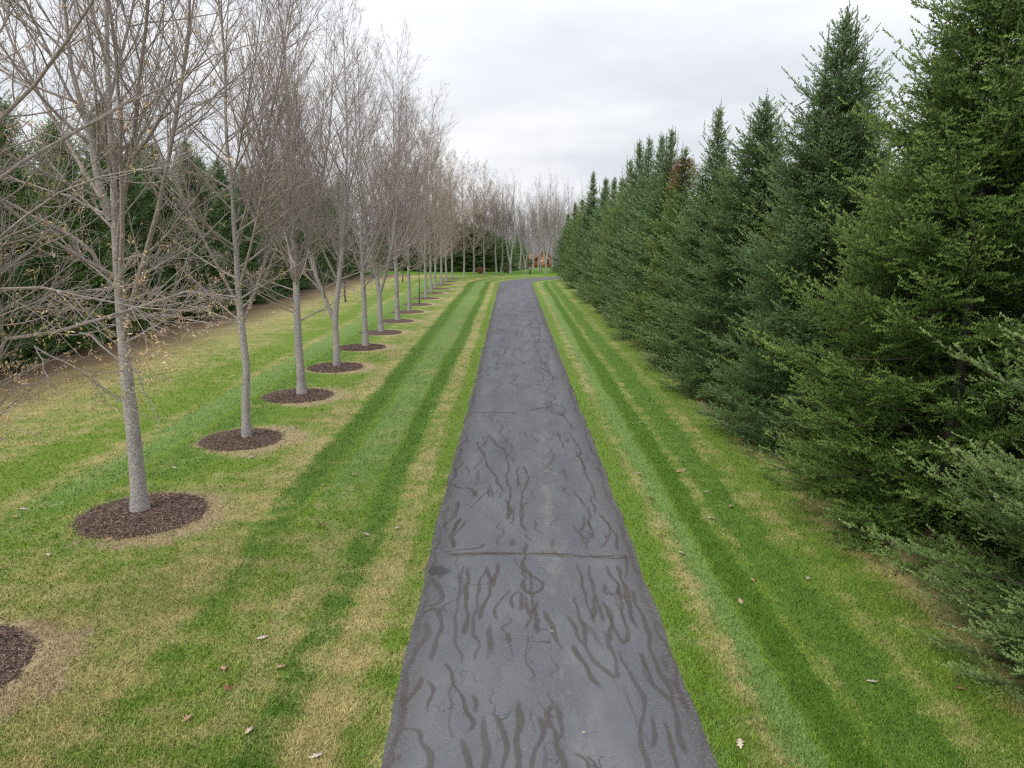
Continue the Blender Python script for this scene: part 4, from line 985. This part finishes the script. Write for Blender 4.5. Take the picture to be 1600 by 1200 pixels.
# ------------------------------------------------------------------ fallen leaves
m_leafs = []
for nm, ca, cb in (('pale_leaf', (.42, .33, .24), (.62, .54, .44)), ('tan_leaf', (.30, .19, .10), (.46, .33, .20)), ('brown_leaf', (.14, .065, .03), (.25, .13, .07))):
    m, t, b = new_mat(nm); n1 = t.noise(t.new('ShaderNodeNewGeometry').outputs['Position'], 40, 2); t.L.new(t.mix(n1, ca, cb), b.inputs['Base Color']); m_leafs.append(m)
def leaf_mesh(seed, mat):
    r_ = np.random.default_rng(seed); side = [(0,0),(.02,.12),(.17,.20),(.08,.28),(.28,.46),(.11,.50),(.25,.70),(.08,.70),(.08,.86),(0,1.0)]
    pts = side+[(-x*r_.uniform(.7, 1.2), y) for x, y in side[-2:0:-1]]
    V = [(0, .5, .02)]; 
    cu = r_.uniform(.3, .9); tw = r_.normal(0, .4)
    for x, y in pts: V.append((x, y-.5, cu*x*x*3+.5*cu*(y-.5)**2+tw*x*(y-.5)+.03))
    V[0] = (0, 0, .03); V = np.array(V)*.13; V[:, 2] += .012-V[:, 2].min()*0
    n = len(pts); top = [(0, 1+i, 1+(i+1) % n) for i in range(n)]
    V2 = V-[0, 0, .0025]; bot = [(a+n+1, c_+n+1, b_+n+1) for a, b_, c_ in top]
    rim = [(1+i, 1+(i+1) % n, n+2+(i+1) % n, n+2+i) for i in range(n)]
    return mesh_obj('fallen_leaf', np.concatenate([V, V2]), [np.array(top+bot), np.array(rim)[:, ::-1]], mat)
protos = {(s, k): None for s in range(3) for k in range(3)}
def leaf_at(px, py, kind, label, group, size=1.0):
    g_ = ground_at(px, py); s = rr.randrange(3)
    if protos[(s, kind)] is None: o = protos[(s, kind)] = leaf_mesh(50+s+10*kind, m_leafs[kind])
    else: o = protos[(s, kind)].copy(); COL.objects.link(o)
    on_road = ROAD_L < g_[0] < ROAD_R
    o.location = (g_[0], g_[1], (road_z(g_[0]) if on_road else .022)); o.rotation_euler = (rr.uniform(-.25, .25), rr.uniform(-.25, .25), rr.uniform(0, 6.28)); o.scale = (size,)*3
    tag(o, label, 'leaf', group)
GLL, GRL, GDL = 'fallen leaves on the left lawn', 'fallen leaves on the right lawn', 'fallen leaves on the driveway'
named = [(1157,1167,0,'pale curled leaf on the grass close to the driveway, lower right'), (1362,1069,0,'large pale lobed leaf lying on the dark green stripe, lower right'), (1499,1081,1,'tan leaf near the spruce foliage at lower right'),
 (1157,943,1,'pair forming tan leaf on the right lawn beside a dark stripe'), (1176,910,1,'tan brown leaf right of the dark green stripe, mid right lawn'), (1262,907,0,'small pale leaf close to the hedge, mid right lawn'),
 (1110,812,0,'white leaf alone on bright grass between driveway and hedge'), (1142,794,1,'tan leaf halfway between driveway and hedge'), (1065,867,0,'pale leaf on the straw strip beside the driveway joint'),
 (1060,739,1,'tan leaf on the right lawn opposite the sealed squiggles'), (998,742,0,'white leaf on the straw strip beside the driveway'), (1018,782,2,'brown leaf on the straw strip beside the driveway'),
 (495,1186,0,'pale lobed leaf at the very bottom, left of the driveway'), (389,1147,0,'pale lobed leaf near the bottom of the left lawn'), (292,1128,1,'curled tan leaf near the bottom left of the lawn'),
 (350,1048,1,'tan leaf left of the pair on the lower left lawn'), (438,1046,1,'orange tan leaf on the lower left lawn, right of the pale one'), (356,1080,2,'orange brown leaf below the tan one on the lower left lawn'),
 (410,1000,0,'pale leaf standing upright on the left lawn'), (503,825,2,'dark red brown leaf on the left lawn between bed and driveway'), (572,838,0,'long pale leaf on the bluish stripe left of the driveway'),
 (621,828,0,'white leaf near the left edge of the driveway'), (76,870,0,'pale leaf left of the front mulch bed'), (170,846,1,'tan leaf at the rim of the front mulch bed'), (272,733,0,'pair of white leaves right behind the front trunk'),
 (37,798,0,'pale leaf far left behind the front mulch bed'), (25,810,1,'tan leaf at the far left edge of the lawn')]
for px, py, kd, lab in named: leaf_at(px, py, kd, lab, GLL if px < 650 else GRL, 1.3)
for j in range(46):                                    # scattered ones nothing tells apart
    py = 445+rr.random()**1.6*330; px = 800+(rr.uniform(-7, -1.6))*F/((CAM_H*F/CS)/(py-363)) if j % 2 else 800+(rr.uniform(2.4, 5.2))*F/((CAM_H*F/CS)/(py-363))
    if px < 800: leaf_at(px, py, rr.choice([0, 0, 1]), 'small pale leaf among several scattered on the left lawn towards the distance', GLL+' in the distance')
    else: leaf_at(px, py, rr.choice([0, 1, 1]), 'small pale leaf among several scattered on the right lawn towards the distance', GRL+' in the distance')
for px, py in ((878,687),(803,547),(860,591),(855,822),(862,991),(866,938),(912,1150),(838,720),(790,980)):
    leaf_at(px, py, 0, 'tiny pale leaf scrap on the dark asphalt of the driveway', GDL, .45)

# ------------------------------------------------------------------ light: overcast daylight
w = bpy.data.worlds.new('World'); SC.world = w; w.use_nodes = True
nt = w.node_tree; t = NT(w); bg = nt.nodes['Background']
sky = t.new('ShaderNodeTexSky', sky_type='NISHITA'); sky.sun_disc = False
SUN_EL, SUN_AZ = math.radians(50), math.radians(220)
sky.sun_elevation = SUN_EL; sky.sun_rotation = SUN_AZ; sky.air_density = 1.5; sky.dust_density = 3.0
tc = t.new('ShaderNodeTexCoord').outputs['Generated']
sp = t.new('ShaderNodeSeparateXYZ'); t.put(sp.inputs[0], tc); z = sp.outputs[2]
# cloud sheet seen in perspective: project the view direction on a layer
zz = t.m('MAXIMUM', t.m('ADD', z, .12), .02)
cb = t.new('ShaderNodeCombineXYZ'); t.put(cb.inputs[0], t.m('DIVIDE', sp.outputs[0], zz)); t.put(cb.inputs[1], t.m('DIVIDE', sp.outputs[1], zz))
n1 = t.noise(t.vm('ADD', cb.outputs[0], (3.2, 1.4, 0)), .55, 4, .5); n2 = t.noise(cb.outputs[0], 2.0, 4, .55)
cl = t.step(t.m('ADD', n1, t.m('MULTIPLY', t.m('SUBTRACT', n2, .5), .18)), .30, .66)
lay = t.mix(cl, (5.95, 6.2, 6.75), (8.0, 8.1, 8.35))
lay = t.mul(lay, t.m('ADD', .97, t.m('MULTIPLY', t.m('MAXIMUM', t.m('SUBTRACT', z, .16), 0.0), 0.95)))     # overcast sky is brighter overhead
hz = t.step(z, .10, .01); lay = t.mix(t.m('MULTIPLY', hz, .5), lay, (7.1, 7.35, 7.8))
c = t.mix(.92, sky.outputs[0], lay)
t.L.new(c, bg.inputs['Color']); bg.inputs['Strength'].default_value = .1
sun = bpy.data.lights.new('sun', 'SUN'); sun.energy = 1.5; sun.angle = math.radians(28); sun.color = (1, .97, .93)
so = bpy.data.objects.new('sun', sun); COL.objects.link(so)
so.rotation_euler = (PI/2-SUN_EL, 0, PI-SUN_AZ+0) if False else (PI/2-SUN_EL, 0, -SUN_AZ+PI)
vs_ = SC.view_settings; vs_.view_transform = 'Standard'; vs_.look = 'None'; vs_.exposure = 0.4; vs_.gamma = 1.0; vs_.use_curve_mapping = False
SC.cycles.use_denoising = False; SC.cycles.pixel_filter_type = 'BLACKMAN_HARRIS'; SC.cycles.filter_width = 1.25
SC.cycles.max_bounces = 5; SC.cycles.diffuse_bounces = 3; SC.cycles.transparent_max_bounces = 12
